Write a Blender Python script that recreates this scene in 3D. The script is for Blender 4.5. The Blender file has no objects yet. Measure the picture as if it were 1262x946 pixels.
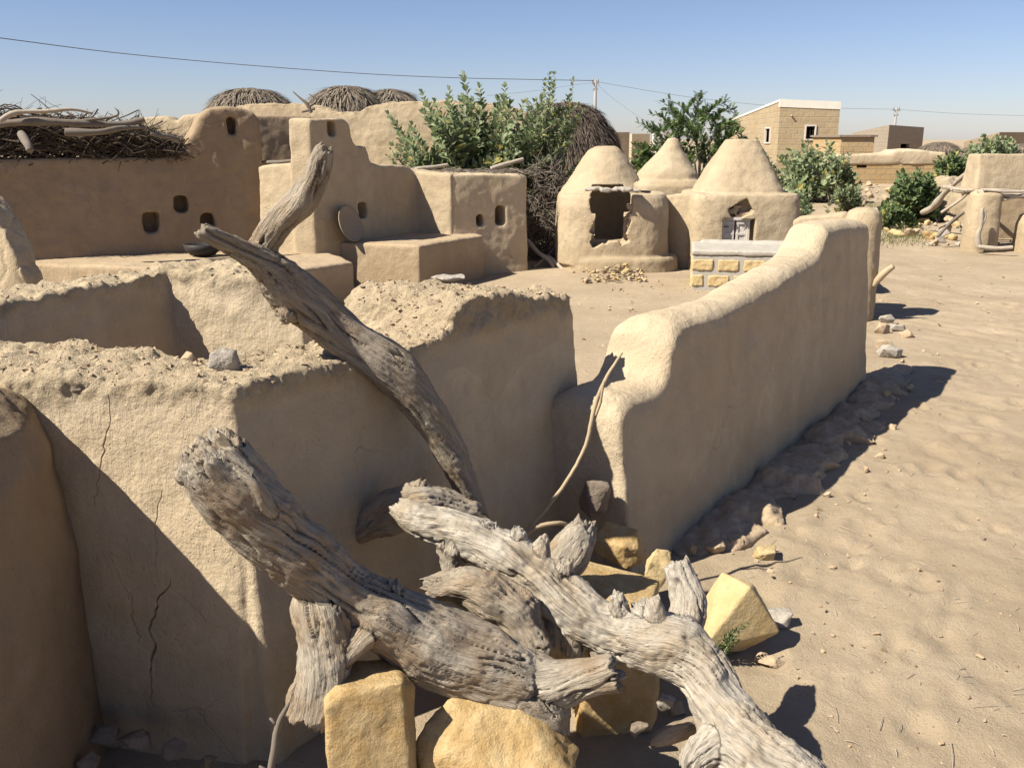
import bpy, bmesh, math, random
import numpy as np
from mathutils import Vector, Matrix
R = math.radians
scn = bpy.context.scene
col = scn.collection
H = 1.8; F = 1138.0; CX, CY = 631.0, 473.0
PITCH = math.atan((473 - 172) / F); SP, CP = math.sin(PITCH), math.cos(PITCH)
# ---- measured from the photograph: rays used once to survey where things stand ----
def ray(px, py):
    v = CY - py
    return (px - CX, F * CP + v * SP, -F * SP + v * CP)
def G(px, py, z=0.0):
    a, b, c = ray(px, py); t = (z - H) / c
    return (a * t, b * t, z)
def D(px, py, Y):
    a, b, c = ray(px, py); t = Y / b
    return (a * t, Y, H + c * t)
def onplane(px, py, p0, p1):
    a, b, c = ray(px, py)
    dx, dy = p1[0] - p0[0], p1[1] - p0[1]; L = math.hypot(dx, dy); dx /= L; dy /= L
    nx, ny = dy, -dx
    t = (p0[0] * nx + p0[1] * ny) / (a * nx + b * ny)
    x, y = a * t, b * t
    return ((x - p0[0]) * dx + (y - p0[1]) * dy, H + c * t)
# ---- noise ----
_rs = np.random.RandomState(7)
_perm = np.concatenate([_rs.permutation(256)] * 3)
_g = _rs.normal(size=(256, 3)); _g /= np.linalg.norm(_g, axis=1)[:, None]
def pn(P, seed=0):
    P = np.asarray(P, float) + seed * 17.31
    I = np.floor(P).astype(int); f = P - I; I &= 255
    u = f * f * f * (f * (f * 6 - 15) + 10)
    out = 0
    for dx in (0, 1):
        wx = u[:, 0] if dx else 1 - u[:, 0]
        for dy in (0, 1):
            wy = u[:, 1] if dy else 1 - u[:, 1]
            for dz in (0, 1):
                wz = u[:, 2] if dz else 1 - u[:, 2]
                h = _perm[_perm[_perm[(I[:, 0] + dx) & 255] + ((I[:, 1] + dy) & 255)] + ((I[:, 2] + dz) & 255)]
                g = _g[h]
                out = out + wx * wy * wz * (g[:, 0] * (f[:, 0] - dx) + g[:, 1] * (f[:, 1] - dy) + g[:, 2] * (f[:, 2] - dz))
    return out * 1.5
def fbm(P, o=3, seed=0):
    s = 0; a = 1.0; P = np.asarray(P, float)
    for k in range(o):
        s = s + a * pn(P * 2 ** k, seed + k * 3); a *= .5
    return s
def sstep(a, b, x):
    t = np.clip((x - a) / (b - a), 0, 1); return t * t * (3 - 2 * t)
# ---- mesh helpers ----
def tag(o, label=None, cat=None, group=None, kind=None):
    if label: o['label'] = label
    if cat: o['category'] = cat
    if group: o['group'] = group
    if kind: o['kind'] = kind
    return o
def empty(name, loc, label=None, cat=None, group=None):
    o = bpy.data.objects.new(name, None); col.objects.link(o); o.location = loc
    o.empty_display_size = .1
    return tag(o, label, cat, group)
def link(name, me, mat=None, parent=None, smooth=True):
    o = bpy.data.objects.new(name, me); col.objects.link(o)
    if mat is not None:
        me.materials.clear()
        for m in (mat if isinstance(mat, (list, tuple)) else [mat]): me.materials.append(m)
    if smooth: me.shade_smooth()
    if parent is not None:
        o.parent = parent
        if parent.type == 'EMPTY' and parent.parent is None:
            o.matrix_parent_inverse = Matrix.Translation(-Vector(parent.location))
    return o
class MB:
    def __init__(s): s.v = []; s.f = []; s.m = []; s.uv = []; s.mi = 0
    def add(s, vs, fs, uvs=None):
        b = len(s.v); s.v += [tuple(x) for x in vs]
        for k, f in enumerate(fs):
            s.f.append(tuple(i + b for i in f)); s.m.append(s.mi)
            if uvs: s.uv.append(uvs[k])
    def tube(s, pts, rad, n=6, cap=True):
        pts = [Vector(p) for p in pts]; m = len(pts)
        if not hasattr(rad, '__len__'): rad = [rad] * m
        t0 = (pts[1] - pts[0]).normalized()
        up = Vector((0, 0, 1)) if abs(t0.z) < .9 else Vector((1, 0, 0))
        nrm = t0.cross(up).normalized(); vs = []
        for i, p in enumerate(pts):
            t = (pts[min(i + 1, m - 1)] - pts[max(i - 1, 0)]).normalized()
            nrm = (nrm - t * nrm.dot(t)).normalized(); b = t.cross(nrm)
            for k in range(n):
                a = 2 * math.pi * k / n
                vs.append(p + (nrm * math.cos(a) + b * math.sin(a)) * rad[i])
        fs = [(i * n + k, i * n + (k + 1) % n, (i + 1) * n + (k + 1) % n, (i + 1) * n + k) for i in range(m - 1) for k in range(n)]
        if cap: fs += [tuple(range(n - 1, -1, -1)), tuple(range((m - 1) * n, m * n))]
        s.add(vs, fs)
    def box(s, c, d, rz=0, rot=None):
        c = Vector(c); Mx = rot if rot is not None else Matrix.Rotation(rz, 3, 'Z')
        vs = [c + Mx @ Vector((x * d[0] / 2, y * d[1] / 2, z * d[2] / 2)) for x in (-1, 1) for y in (-1, 1) for z in (-1, 1)]
        s.add(vs, [(0, 1, 3, 2), (4, 6, 7, 5), (0, 4, 5, 1), (2, 3, 7, 6), (0, 2, 6, 4), (1, 5, 7, 3)])
    def prism(s, base, top):
        n = len(base); s.add(list(base) + list(top), [tuple(range(n - 1, -1, -1)), tuple(range(n, 2 * n))] + [(i, (i + 1) % n, n + (i + 1) % n, n + i) for i in range(n)])
    def loft(s, rings):
        n = len(rings[0]); vs = [p for r in rings for p in r]; m = len(rings)
        fs = [(i * n + k, i * n + (k + 1) % n, (i + 1) * n + (k + 1) % n, (i + 1) * n + k) for i in range(m - 1) for k in range(n)]
        fs += [tuple(range(n - 1, -1, -1)), tuple(range((m - 1) * n, m * n))]
        s.add(vs, fs)
    def mesh(s, name='m'):
        me = bpy.data.meshes.new(name); me.from_pydata(s.v, [], s.f); 
        if any(s.m): me.polygons.foreach_set('material_index', s.m)
        me.update(); return me
    def build(s, name, mat=None, parent=None, smooth=True):
        return link(name, s.mesh(name), mat, parent, smooth)
def ring(cx, cy, z, rx, ry, n=40, sq=2.0, rot=0):
    o = []
    for k in range(n):
        a = 2 * math.pi * k / n; c, s_ = math.cos(a), math.sin(a)
        x = rx * math.copysign(abs(c) ** (2 / sq), c); y = ry * math.copysign(abs(s_) ** (2 / sq), s_)
        o.append((cx + x * math.cos(rot) - y * math.sin(rot), cy + x * math.sin(rot) + y * math.cos(rot), z))
    return o
def bake(me, mods):
    o = bpy.data.objects.new('tmp', me); col.objects.link(o)
    tmp = []
    for kind, kw in mods:
        m = o.modifiers.new(kind, kind)
        for k, v in kw.items(): setattr(m, k, v)
    dg = bpy.context.evaluated_depsgraph_get(); dg.update()
    r = bpy.data.meshes.new_from_object(o.evaluated_get(dg))
    bpy.data.objects.remove(o); return r
def remesh(me, vox, it=4, fac=.5):
    mods = [('REMESH', dict(mode='VOXEL', voxel_size=vox, use_smooth_shade=True))]
    if it: mods.append(('SMOOTH', dict(iterations=it, factor=fac)))
    return bake(me, mods)
def cut(me, cutter_mb):
    c = bpy.data.objects.new('cut', cutter_mb.mesh()); col.objects.link(c)
    r = bake(me, [('BOOLEAN', dict(operation='DIFFERENCE', object=c, solver='EXACT', use_self=True))])
    bpy.data.objects.remove(c); return r
def co(me):
    a = np.empty(len(me.vertices) * 3); me.vertices.foreach_get('co', a); return a.reshape(-1, 3)
def nr(me):
    a = np.empty(len(me.vertices) * 3); me.vertices.foreach_get('normal', a); return a.reshape(-1, 3)
def setco(me, P): me.vertices.foreach_set('co', np.ascontiguousarray(P).ravel()); me.update()
def fattr(me, name, v):
    at = me.attributes.new(name, 'FLOAT', 'POINT'); at.data.foreach_set('value', np.ascontiguousarray(v, dtype=np.float32))
def adobe(name, mb, vox, it, mat, parent=None, amp=.012, rough=0, cutters=None, ztop=None, cracks=None, it2=2, extra=None):
    """mud built body: fused prisms, hand-smoothed, uneven; rough = crumbling of the upward faces"""
    me = remesh(mb.mesh(), vox, it)
    if cutters is not None:
        me = cut(me, cutters); me = remesh(me, vox, it2)
    P = co(me); N = nr(me)
    d = amp * fbm(P * 2.2, 3, 5) + amp * .35 * pn(P * 9, 9) + amp * .12 * pn(P * 30, 12)
    brk = np.zeros(len(P))
    if rough:
        up = sstep(.35, .8, N[:, 2])
        if ztop is not None: up = np.maximum(up, sstep(ztop - .09, ztop + .03, P[:, 2] + .05 * pn(P * 7, 41)))
        brk = up
        d = d + up * rough * (fbm(P * 8, 2, 31) + .6 * np.abs(pn(P * 24, 33)) + .25 * pn(P * 60, 35))
    if extra is not None: d = d + extra(P, N)
    if cracks:
        for pl, w, dep in cracks:
            pl = np.array(pl, float)
            # resample + jitter
            best = np.full(len(P), 9.0)
            lo, hi = pl.min(0) - .05, pl.max(0) + .05
            idx = np.where(((P > lo) & (P < hi)).all(1))[0]
            if not len(idx): continue
            Q = P[idx] + .012 * np.stack([pn(P[idx] * 22, 51), pn(P[idx] * 22, 52), 0 * idx], 1)
            for a, b in zip(pl[:-1], pl[1:]):
                ab = b - a; t = np.clip(((Q - a) @ ab) / (ab @ ab), 0, 1)
                best[idx] = np.minimum(best[idx], np.linalg.norm(Q - a - t[:, None] * ab, axis=1))
            d = d - dep * np.exp(-(best / w) ** 2)
    setco(me, P + N * d[:, None])
    fattr(me, 'broken', brk)
    return link(name, me, mat, parent)
def wall_solid(mb, p0, p1, prof, thick, bo=.06, bi=.03, zb=-.1, pix=True, be=.0, rd=0):
    """upright wall whose face runs p0->p1; prof = top edge traced in the survey (pixels) or as (s, z)"""
    dx, dy = p1[0] - p0[0], p1[1] - p0[1]; L = math.hypot(dx, dy); dx /= L; dy /= L; nx, ny = dy, -dx
    st = [onplane(a, b, p0, p1) for a, b in prof] if pix else list(prof)
    s2 = []
    for s, z in st:
        if s2 and s < s2[-1][0] + .015: s = s2[-1][0] + .015
        s2.append((s, z))
    rings = []
    for i, (s, z) in enumerate(s2):
        e = -be if i == 0 else (be if i == len(s2) - 1 else 0)
        th = thick(s) if callable(thick) else thick
        x, y = p0[0] + dx * s, p0[1] + dy * s
        if rd:
            h_ = z - zb; r_ = min(rd, h_ * .4); zz = z - r_; fo = bo * (r_ / h_); fi = bi * (r_ / h_); rr_ = []
            for k in range(5):
                a = math.pi / 2 * k / 4; o_ = fo * .6 - r_ * (1 - math.sin(math.pi / 2 - a) if False else 0)
            tw_ = th / 2; 
            for k in range(9):
                a = math.pi * k / 8; c_ = math.cos(a); q_ = math.sin(a)
                off = -tw_ + (tw_ + .0) * math.copysign(abs(c_) ** .75, c_) + (fo if c_ > 0 else -fi) * (1 - q_)
                rr_.append((x + nx * off, y + ny * off, zz + r_ * q_ ** .8))
            rr_ = rr_[::-1]
            rings.append([(x + nx * bo + dx * e, y + ny * bo + dy * e, zb), (x - nx * (th + bi) + dx * e, y - ny * (th + bi) + dy * e, zb)] + rr_)
            continue
        rings.append([(x, y, z), (x + nx * bo + dx * e, y + ny * bo + dy * e, zb), (x - nx * (th + bi) + dx * e, y - ny * (th + bi) + dy * e, zb), (x - nx * th, y - ny * th, z)])
    mb.loft(rings)
    return s2
def hull(pts):
    bm = bmesh.new()
    for p in pts: bm.verts.new(p)
    r = bmesh.ops.convex_hull(bm, input=bm.verts)
    bmesh.ops.delete(bm, geom=list({g for g in r['geom_interior'] + r['geom_unused'] if isinstance(g, bmesh.types.BMVert)}), context='VERTS')
    me = bpy.data.meshes.new('h'); bm.to_mesh(me); bm.free(); return me
def rockmesh(seed, d=(1, 1, 1), blocky=.5, vox=None, amp=.03, n=14):
    rng = random.Random(seed); pts = []
    if blocky > .7:
        for x in (-1, 1):
            for y in (-1, 1):
                for z in (-1, 1):
                    pts.append((x * d[0] / 2 * rng.uniform(.6, 1), y * d[1] / 2 * rng.uniform(.6, 1), z * d[2] / 2 * rng.uniform(.78, 1)))
        for k in range(5):
            v = [rng.uniform(-.9, .9) for _ in range(3)]; v[rng.randrange(3)] = rng.choice((-1, 1)); v[rng.randrange(3)] *= 1.0
            pts.append(tuple(v[i] * d[i] / 2 * .96 for i in range(3)))
    else:
        for k in range(n):
            v = Vector((rng.gauss(0, 1), rng.gauss(0, 1), rng.gauss(0, 1))).normalized()
            m = max(abs(v.x), abs(v.y), abs(v.z)); v = v.lerp(v / m, blocky) * rng.uniform(.75, 1)
            pts.append((v.x * d[0] / 2, v.y * d[1] / 2, v.z * d[2] / 2))
    me = hull(pts); s = max(d)
    vox = vox or max(s / 48, .0022)
    me = remesh(me, vox, 1)
    P = co(me); N = nr(me); Q = P / s
    ch = np.round(pn(Q * 4, seed % 40 + 3) * 3) / 3          # flaked facets
    setco(me, P + N * (amp * s * (.7 * fbm(Q * 2.5, 3, seed % 50) + .45 * ch + .22 * pn(Q * 18, 3)))[:, None])
    return me
def rock(name, loc, d, seed, mat, label, cat='rock', rot=(0, 0, 0), blocky=.5, vox=None, amp=.03, group=None, n=14):
    o = link(name, rockmesh(seed, d, blocky, vox, amp, n), mat); o.location = loc; o.rotation_euler = rot
    return tag(o, label, cat, group)
def mat(name, rough=.9):
    m = bpy.data.materials.new(name); m.use_nodes = True; nt = m.node_tree
    b = nt.nodes['Principled BSDF']; b.inputs['Roughness'].default_value = rough
    b.inputs['Specular IOR Level'].default_value = .2
    return m, nt, b
def nd(nt, t, **kw):
    n = nt.nodes.new(t)
    for k, v in kw.items():
        if k.startswith('i_'): n.inputs[k[2:].replace('_', ' ')].default_value = v
        else: setattr(n, k, v)
    return n
def noise(nt, src, scale, det=4, rough=.6, dist=0):
    n = nd(nt, 'ShaderNodeTexNoise', i_Scale=scale, i_Detail=det, i_Roughness=rough, i_Distortion=dist)
    nt.links.new(src, n.inputs['Vector']); return n.outputs['Fac']
def ramp(nt, src, stops):
    n = nt.nodes.new('ShaderNodeValToRGB'); e = n.color_ramp.elements
    while len(e) < len(stops): e.new(.5)
    for k, (p, c) in enumerate(stops):
        e[k].position = p; e[k].color = (c[0], c[1], c[2], 1) if hasattr(c, '__len__') else (c, c, c, 1)
    nt.links.new(src, n.inputs[0]); return n.outputs[0]
def mix(nt, fac, a, b, mode='MIX'):
    n = nd(nt, 'ShaderNodeMix', data_type='RGBA', blend_type=mode)
    for k, v in ((0, fac), (6, a), (7, b)):
        if hasattr(v, 'links') or hasattr(v, 'is_linked'): nt.links.new(v, n.inputs[k])
        else: n.inputs[k].default_value = v if k == 0 else (v[0], v[1], v[2], 1)
    return n.outputs[2]
def mth(nt, op, a, b=0.0, c=None):
    n = nd(nt, 'ShaderNodeMath', operation=op)
    for k, v in ((0, a), (1, b)) + (((2, c),) if c is not None else ()):
        if hasattr(v, 'is_linked'): nt.links.new(v, n.inputs[k])
        else: n.inputs[k].default_value = v
    return n.outputs[0]
def bump(nt, b, h, dist=.01, st=1.0, prev=None):
    n = nd(nt, 'ShaderNodeBump', i_Strength=st, i_Distance=dist); nt.links.new(h, n.inputs['Height'])
    if prev is not None: nt.links.new(prev, n.inputs['Normal'])
    nt.links.new(n.outputs[0], b.inputs['Normal']); return n.outputs[0]
def pos(nt):
    return nt.nodes.new('ShaderNodeNewGeometry').outputs['Position']
def sc(nt, v, s):
    n = nd(nt, 'ShaderNodeMapping'); n.inputs['Scale'].default_value = s; nt.links.new(v, n.inputs['Vector']); return n.outputs[0]
def mud(name, base, var=.12, crack=0.0, fine=1.0, warm=(.44, .30, .16)):
    m, nt, b = mat(name, .95); p = pos(nt)
    big = noise(nt, p, .9, 4, .55); mid = noise(nt, p, 6, 5, .6); fin = noise(nt, p, 90, 3, .6)
    lo = tuple(c * (1 - var) for c in base); hi = tuple(min(.9, c * (1 + var)) for c in base)
    c = mix(nt, ramp(nt, mid, [(.3, 0), (.7, 1)]), lo, hi)
    c = mix(nt, ramp(nt, big, [(.42, 0), (.68, .55)]), c, warm)
    c = mix(nt, ramp(nt, fin, [(.25, .35), (.45, 0)]), c, tuple(x * .6 for x in base))
    # vertical rain streaks
    st = noise(nt, sc(nt, p, (7, 7, .7)), 1.0, 3, .6)
    c = mix(nt, ramp(nt, st, [(.52, 0), (.72, .3)]), c, tuple(x * .74 for x in base))
    # bits of straw and pale grit in the plaster
    vo = nd(nt, 'ShaderNodeTexVoronoi', i_Scale=26); nt.links.new(sc(nt, p, (1, 1, .8)), vo.inputs['Vector'])
    c = mix(nt, ramp(nt, vo.outputs['Distance'], [(.035, .5), (.075, 0)]), c, tuple(x * .45 for x in base))
    # broken tops: raw crumbly earth
    at = nd(nt, 'ShaderNodeAttribute', attribute_name='broken').outputs['Fac']
    raw = mix(nt, ramp(nt, noise(nt, p, 38, 4, .7), [(.35, 0), (.65, 1)]), (base[0] * .8, base[1] * .78, base[2] * .74), (base[0] * 1.12, base[1] * 1.1, base[2] * 1.05))
    c = mix(nt, at, c, raw)
    h = mth(nt, 'ADD', mth(nt, 'MULTIPLY', noise(nt, p, 55, 6, .72), 1.0), mth(nt, 'MULTIPLY', noise(nt, p, 11, 3, .5), 1.6))
    hb = mth(nt, 'MULTIPLY', mth(nt, 'MULTIPLY', noise(nt, p, 45, 5, .8), at), 3.0)
    h = mth(nt, 'ADD', h, hb)
    if crack:
        wv = nd(nt, 'ShaderNodeVectorMath', operation='ADD'); nt.links.new(p, wv.inputs[0])
        nc = nd(nt, 'ShaderNodeTexNoise', i_Scale=5.0, i_Detail=4.0); nt.links.new(p, nc.inputs['Vector'])
        sv = nd(nt, 'ShaderNodeVectorMath', operation='SCALE'); sv.inputs['Scale'].default_value = .35; nt.links.new(nc.outputs['Color'], sv.inputs[0]); nt.links.new(sv.outputs[0], wv.inputs[1])
        v = nd(nt, 'ShaderNodeTexVoronoi', feature='DISTANCE_TO_EDGE', i_Scale=2.6); nt.links.new(sc(nt, wv.outputs[0], (1, 1, .6)), v.inputs['Vector'])
        cr = ramp(nt, v.outputs['Distance'], [(0, 1), (.009, 0)])
        msk = ramp(nt, noise(nt, p, 1.6, 2), [(.5, 0), (.62, crack)])
        cr = mth(nt, 'MULTIPLY', cr, msk)
        h = mth(nt, 'SUBTRACT', h, mth(nt, 'MULTIPLY', cr, 1.5))
        c = mix(nt, mth(nt, 'MULTIPLY', cr, .55), c, tuple(x * .35 for x in base))
    # pits and trowel scratches
    vp = nd(nt, 'ShaderNodeTexVoronoi', i_Scale=70); nt.links.new(p, vp.inputs['Vector'])
    pit = mth(nt, 'MULTIPLY', ramp(nt, vp.outputs['Distance'], [(.12, 1), (.26, 0)]), ramp(nt, vp.outputs['Color'], [(.74, 0), (.78, 1)]))
    h = mth(nt, 'SUBTRACT', h, mth(nt, 'MULTIPLY', pit, .3))
    c = mix(nt, mth(nt, 'MULTIPLY', pit, .2), c, tuple(x * .45 for x in base))
    scn_ = noise(nt, sc(nt, p, (60, 60, 9)), 1.0, 4, .7)
    h = mth(nt, 'ADD', h, mth(nt, 'MULTIPLY', scn_, .5))
    blot = ramp(nt, noise(nt, p, 3.2, 6, .7), [(.40, .28), (.47, 0)]); c = mix(nt, blot, c, tuple(x * .8 for x in base))
    blot2 = ramp(nt, noise(nt, p, 2.3, 6, .7), [(.55, 0), (.60, .3)]); c = mix(nt, blot2, c, tuple(min(.6, x * 1.15) for x in base))
    # coats laid at different times, and splash-stained feet of the walls
    pw = nd(nt, 'ShaderNodeVectorMath', operation='ADD'); nt.links.new(p, pw.inputs[0])
    pn_ = nd(nt, 'ShaderNodeTexNoise', i_Scale=1.3, i_Detail=3.0); nt.links.new(p, pn_.inputs['Vector']); ps = nd(nt, 'ShaderNodeVectorMath', operation='SCALE'); ps.inputs['Scale'].default_value = .9; nt.links.new(pn_.outputs['Color'], ps.inputs[0]); nt.links.new(ps.outputs[0], pw.inputs[1])
    vc = nd(nt, 'ShaderNodeTexVoronoi', i_Scale=1.5); nt.links.new(pw.outputs[0], vc.inputs['Vector'])
    c = mix(nt, ramp(nt, vc.outputs['Color'], [(.25, .0), (.75, .38)]), c, tuple(x * k_ for x, k_ in zip(base, (.84, .80, .74))))
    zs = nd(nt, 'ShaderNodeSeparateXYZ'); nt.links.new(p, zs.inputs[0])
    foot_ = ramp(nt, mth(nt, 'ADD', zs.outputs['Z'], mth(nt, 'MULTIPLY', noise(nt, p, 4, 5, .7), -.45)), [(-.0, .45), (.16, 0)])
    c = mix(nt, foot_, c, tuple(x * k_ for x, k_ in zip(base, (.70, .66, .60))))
    bump(nt, b, h, .0085 * fine, .9)
    nt.links.new(c, b.inputs['Base Color']); return m
MUD = (.475, .385, .265)
M = {}
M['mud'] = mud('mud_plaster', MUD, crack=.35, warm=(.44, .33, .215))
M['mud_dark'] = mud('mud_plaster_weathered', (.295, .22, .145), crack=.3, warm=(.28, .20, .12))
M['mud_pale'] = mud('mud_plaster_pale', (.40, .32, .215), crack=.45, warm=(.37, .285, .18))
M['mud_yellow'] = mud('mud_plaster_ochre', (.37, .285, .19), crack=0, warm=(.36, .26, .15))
def sandmat():
    m, nt, b = mat('sand', .95); p = pos(nt)
    c = mix(nt, ramp(nt, noise(nt, p, 1.1, 5, .6), [(.35, 0), (.65, 1)]), (.305, .237, .155), (.38, .30, .205))
    c = mix(nt, ramp(nt, noise(nt, p, 7, 6, .7), [(.5, 0), (.7, .6)]), c, (.29, .215, .14))
    c = mix(nt, ramp(nt, noise(nt, p, .45, 6, .7), [(.5, 0), (.62, .35)]), c, (.26, .195, .13))
    # faint iron-coloured patches, far scrub
    c = mix(nt, ramp(nt, noise(nt, p, 130, 2, .5), [(.26, .6), (.36, 0)]), c, (.22, .15, .09))
    vo = nd(nt, 'ShaderNodeTexVoronoi', i_Scale=34); nt.links.new(p, vo.inputs['Vector'])
    keep = ramp(nt, vo.outputs['Color'], [(.80, 0), (.82, 1)])
    c = mix(nt, mth(nt, 'MULTIPLY', ramp(nt, vo.outputs['Distance'], [(.10, 1), (.2, 0)]), keep), c, (.22, .16, .11))
    h = mth(nt, 'ADD', mth(nt, 'MULTIPLY', noise(nt, p, 16, 4, .6), 1.5), noise(nt, p, 120, 4, .8))
    bump(nt, b, h, .010, .85)
    nt.links.new(c, b.inputs['Base Color']); return m
M['sand'] = sandmat()
def woodmat(name, pale, brown, bfac=(.48, .68)):
    m, nt, b = mat(name, .85)
    g = nd(nt, 'ShaderNodeAttribute', attribute_name='grain').outputs['Vector']
    gr = nd(nt, 'ShaderNodeAttribute', attribute_name='groove').outputs['Fac']
    p = pos(nt)
    f1 = noise(nt, g, 170, 5, .65); f2 = noise(nt, g, 60, 4, .6); f3 = noise(nt, g, 420, 3, .7)
    c = mix(nt, ramp(nt, f2, [(.3, 0), (.68, 1)]), tuple(x * .58 for x in pale), pale)
    c = mix(nt, ramp(nt, noise(nt, p, 8, 4, .6), [(bfac[0], 0), (bfac[1], .8)]), c, brown)
    c = mix(nt, ramp(nt, f1, [(.3, .75), (.48, 0)]), c, tuple(x * .3 for x in pale))
    c = mix(nt, mth(nt, 'MULTIPLY', gr, .7), c, tuple(x * .28 for x in brown))
    h = mth(nt, 'ADD', mth(nt, 'MULTIPLY', f2, 1.6), mth(nt, 'ADD', mth(nt, 'MULTIPLY', f1, 1.6), mth(nt, 'MULTIPLY', f3, .6)))
    bump(nt, b, h, .006, 1.0)
    nt.links.new(c, b.inputs['Base Color']); return m
M['wood_grey'] = woodmat('weathered_grey_wood', (.43, .37, .29), (.28, .20, .125), (.43, .60))
M['wood_brown'] = woodmat('weathered_brown_wood', (.38, .32, .245), (.30, .215, .135), (.42, .62))
M['wood_pale'] = woodmat('bleached_wood', (.52, .46, .375), (.36, .28, .19), (.46, .66))
def stonemat(name, a, c2, bs=.004, sc_=14):
    m, nt, b = mat(name, .9); p = nd(nt, 'ShaderNodeTexCoord').outputs['Object']
    c = mix(nt, ramp(nt, noise(nt, p, sc_, 5, .65), [(.35, 0), (.65, 1)]), a, c2)
    c = mix(nt, ramp(nt, noise(nt, p, sc_ * 6, 3, .6), [(.25, .5), (.4, 0)]), c, tuple(x * .5 for x in a))
    bump(nt, b, noise(nt, p, sc_ * 3, 7, .7), bs, 1.0)
    nt.links.new(c, b.inputs['Base Color']); return m
M['yellow'] = stonemat('yellow_limestone', (.38, .245, .10), (.47, .345, .18), .012)
M['yellow_pale'] = stonemat('pale_limestone', (.43, .31, .15), (.48, .37, .20), .008)
M['grey'] = stonemat('grey_stone', (.27, .235, .195), (.38, .34, .28), .008, 18)
M['clod'] = stonemat('dry_earth_clod', (.33, .24, .155), (.40, .31, .205), .006, 20)
M['darkstone'] = stonemat('dark_stone', (.16, .125, .10), (.24, .19, .14), .006, 20)
def plain(name, c, r=.8, metal=0, var=.15, s=20, spec=.2):
    m, nt, b = mat(name, r); p = nd(nt, 'ShaderNodeTexCoord').outputs['Object']
    cc = mix(nt, noise(nt, p, s, 4, .6), tuple(x * (1 - var) for x in c), tuple(x * (1 + var) for x in c))
    nt.links.new(cc, b.inputs['Base Color']); b.inputs['Metallic'].default_value = metal
    bump(nt, b, noise(nt, p, s * 3, 4, .6), .003, .5); return m
M['twig'] = plain('dry_twig', (.15, .125, .10), .9, var=.4, s=9)
M['twig_grey'] = plain('grey_branch', (.33, .28, .22), .9, var=.3, s=9)
M['twig_dark'] = plain('dark_brushwood', (.085, .065, .048), .9, var=.4, s=9)
M['thatch'] = plain('old_thatch', (.105, .08, .06), .95, var=.5, s=6)
M['thatch_pale'] = plain('greyed_thatch', (.20, .165, .125), .95, var=.4, s=6)
M['stick'] = plain('pale_peeled_stick', (.36, .28, .18), .8, var=.25, s=14)
M['concrete'] = plain('cement_render', (.35, .32, .27), .9, var=.15, s=9)
M['whitewash'] = plain('whitewash', (.60, .57, .50), .85, var=.1, s=4)
M['metalgrey'] = plain('galvanised_pole', (.27, .25, .235), .6)
M['doorwood'] = plain('pale_door_wood', (.55, .50, .44), .8, var=.25, s=12)
M['dark'] = plain('dark_interior', (.06, .045, .03), .95)
M['basket'] = plain('woven_straw_tray', (.26, .21, .15), .9, var=.35, s=50)
M['pot'] = plain('sooty_pot', (.035, .03, .028), .6)
M['wire'] = plain('cable', (.16, .16, .17), .6)
def leafmat(name, a, c2, tr=.35):
    m, nt, b = mat(name, .55)
    oi = nd(nt, 'ShaderNodeNewGeometry'); rnd = oi.outputs['Random Per Island']
    c = mix(nt, rnd, a, c2)
    # some leaves yellowed
    yl = ramp(nt, rnd, [(.955, 0), (.965, 1)]); c = mix(nt, yl, c, (.36, .32, .10))
    nt.links.new(c, b.inputs['Base Color'])
    t = nd(nt, 'ShaderNodeBsdfTranslucent'); nt.links.new(c, t.inputs[0])
    mx = nd(nt, 'ShaderNodeMixShader'); mx.inputs[0].default_value = tr
    nt.links.new(b.outputs[0], mx.inputs[1]); nt.links.new(t.outputs[0], mx.inputs[2])
    nt.links.new(mx.outputs[0], nt.nodes['Material Output'].inputs['Surface']); return m
M['leaf_grey'] = leafmat('grey_green_leaf', (.14, .19, .09), (.32, .36, .20))
M['leaf_green'] = leafmat('dark_green_leaf', (.075, .12, .045), (.17, .22, .09))
M['leaf_small'] = leafmat('fine_green_leaf', (.05, .095, .03), (.13, .19, .06))
M['leaf_dry'] = leafmat('dry_grass_blade', (.16, .18, .07), (.30, .27, .14))
def brickmat(name, c1, c2, mort, bw=.4, bh=.2, ms=.02):
    m, nt, b = mat(name, .9); uv = nd(nt, 'ShaderNodeUVMap').outputs[0]
    br = nd(nt, 'ShaderNodeTexBrick', i_Scale=1.0); br.inputs['Brick Width'].default_value = bw; br.inputs['Row Height'].default_value = bh
    br.inputs['Mortar Size'].default_value = ms; br.inputs['Mortar Smooth'].default_value = .3; br.inputs['Bias'].default_value = 0
    br.inputs['Color1'].default_value = (*c1, 1); br.inputs['Color2'].default_value = (*c2, 1); br.inputs['Mortar'].default_value = (*mort, 1)
    nt.links.new(uv, br.inputs['Vector']); p = pos(nt)
    c = mix(nt, ramp(nt, noise(nt, p, .8, 5, .65), [(.35, 0), (.7, .6)]), br.outputs['Color'], mort)
    c = mix(nt, mth(nt, 'MULTIPLY', noise(nt, p, 5, 4), .35), c, tuple(x * .6 for x in c1))
    nt.links.new(c, b.inputs['Base Color'])
    bump(nt, b, mth(nt, 'SUBTRACT', noise(nt, p, 9, 4), br.outputs['Fac']), .02, .8); return m
M['brick'] = brickmat('pale_brick', (.40, .305, .175), (.32, .235, .13), (.37, .305, .215))
M['brick_yellow'] = brickmat('ochre_stone_blocks', (.43, .305, .15), (.37, .25, .12), (.36, .27, .17), .34, .17)
M['brick_grey'] = brickmat('grey_brick', (.335, .27, .20), (.29, .23, .17), (.35, .295, .225))
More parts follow.
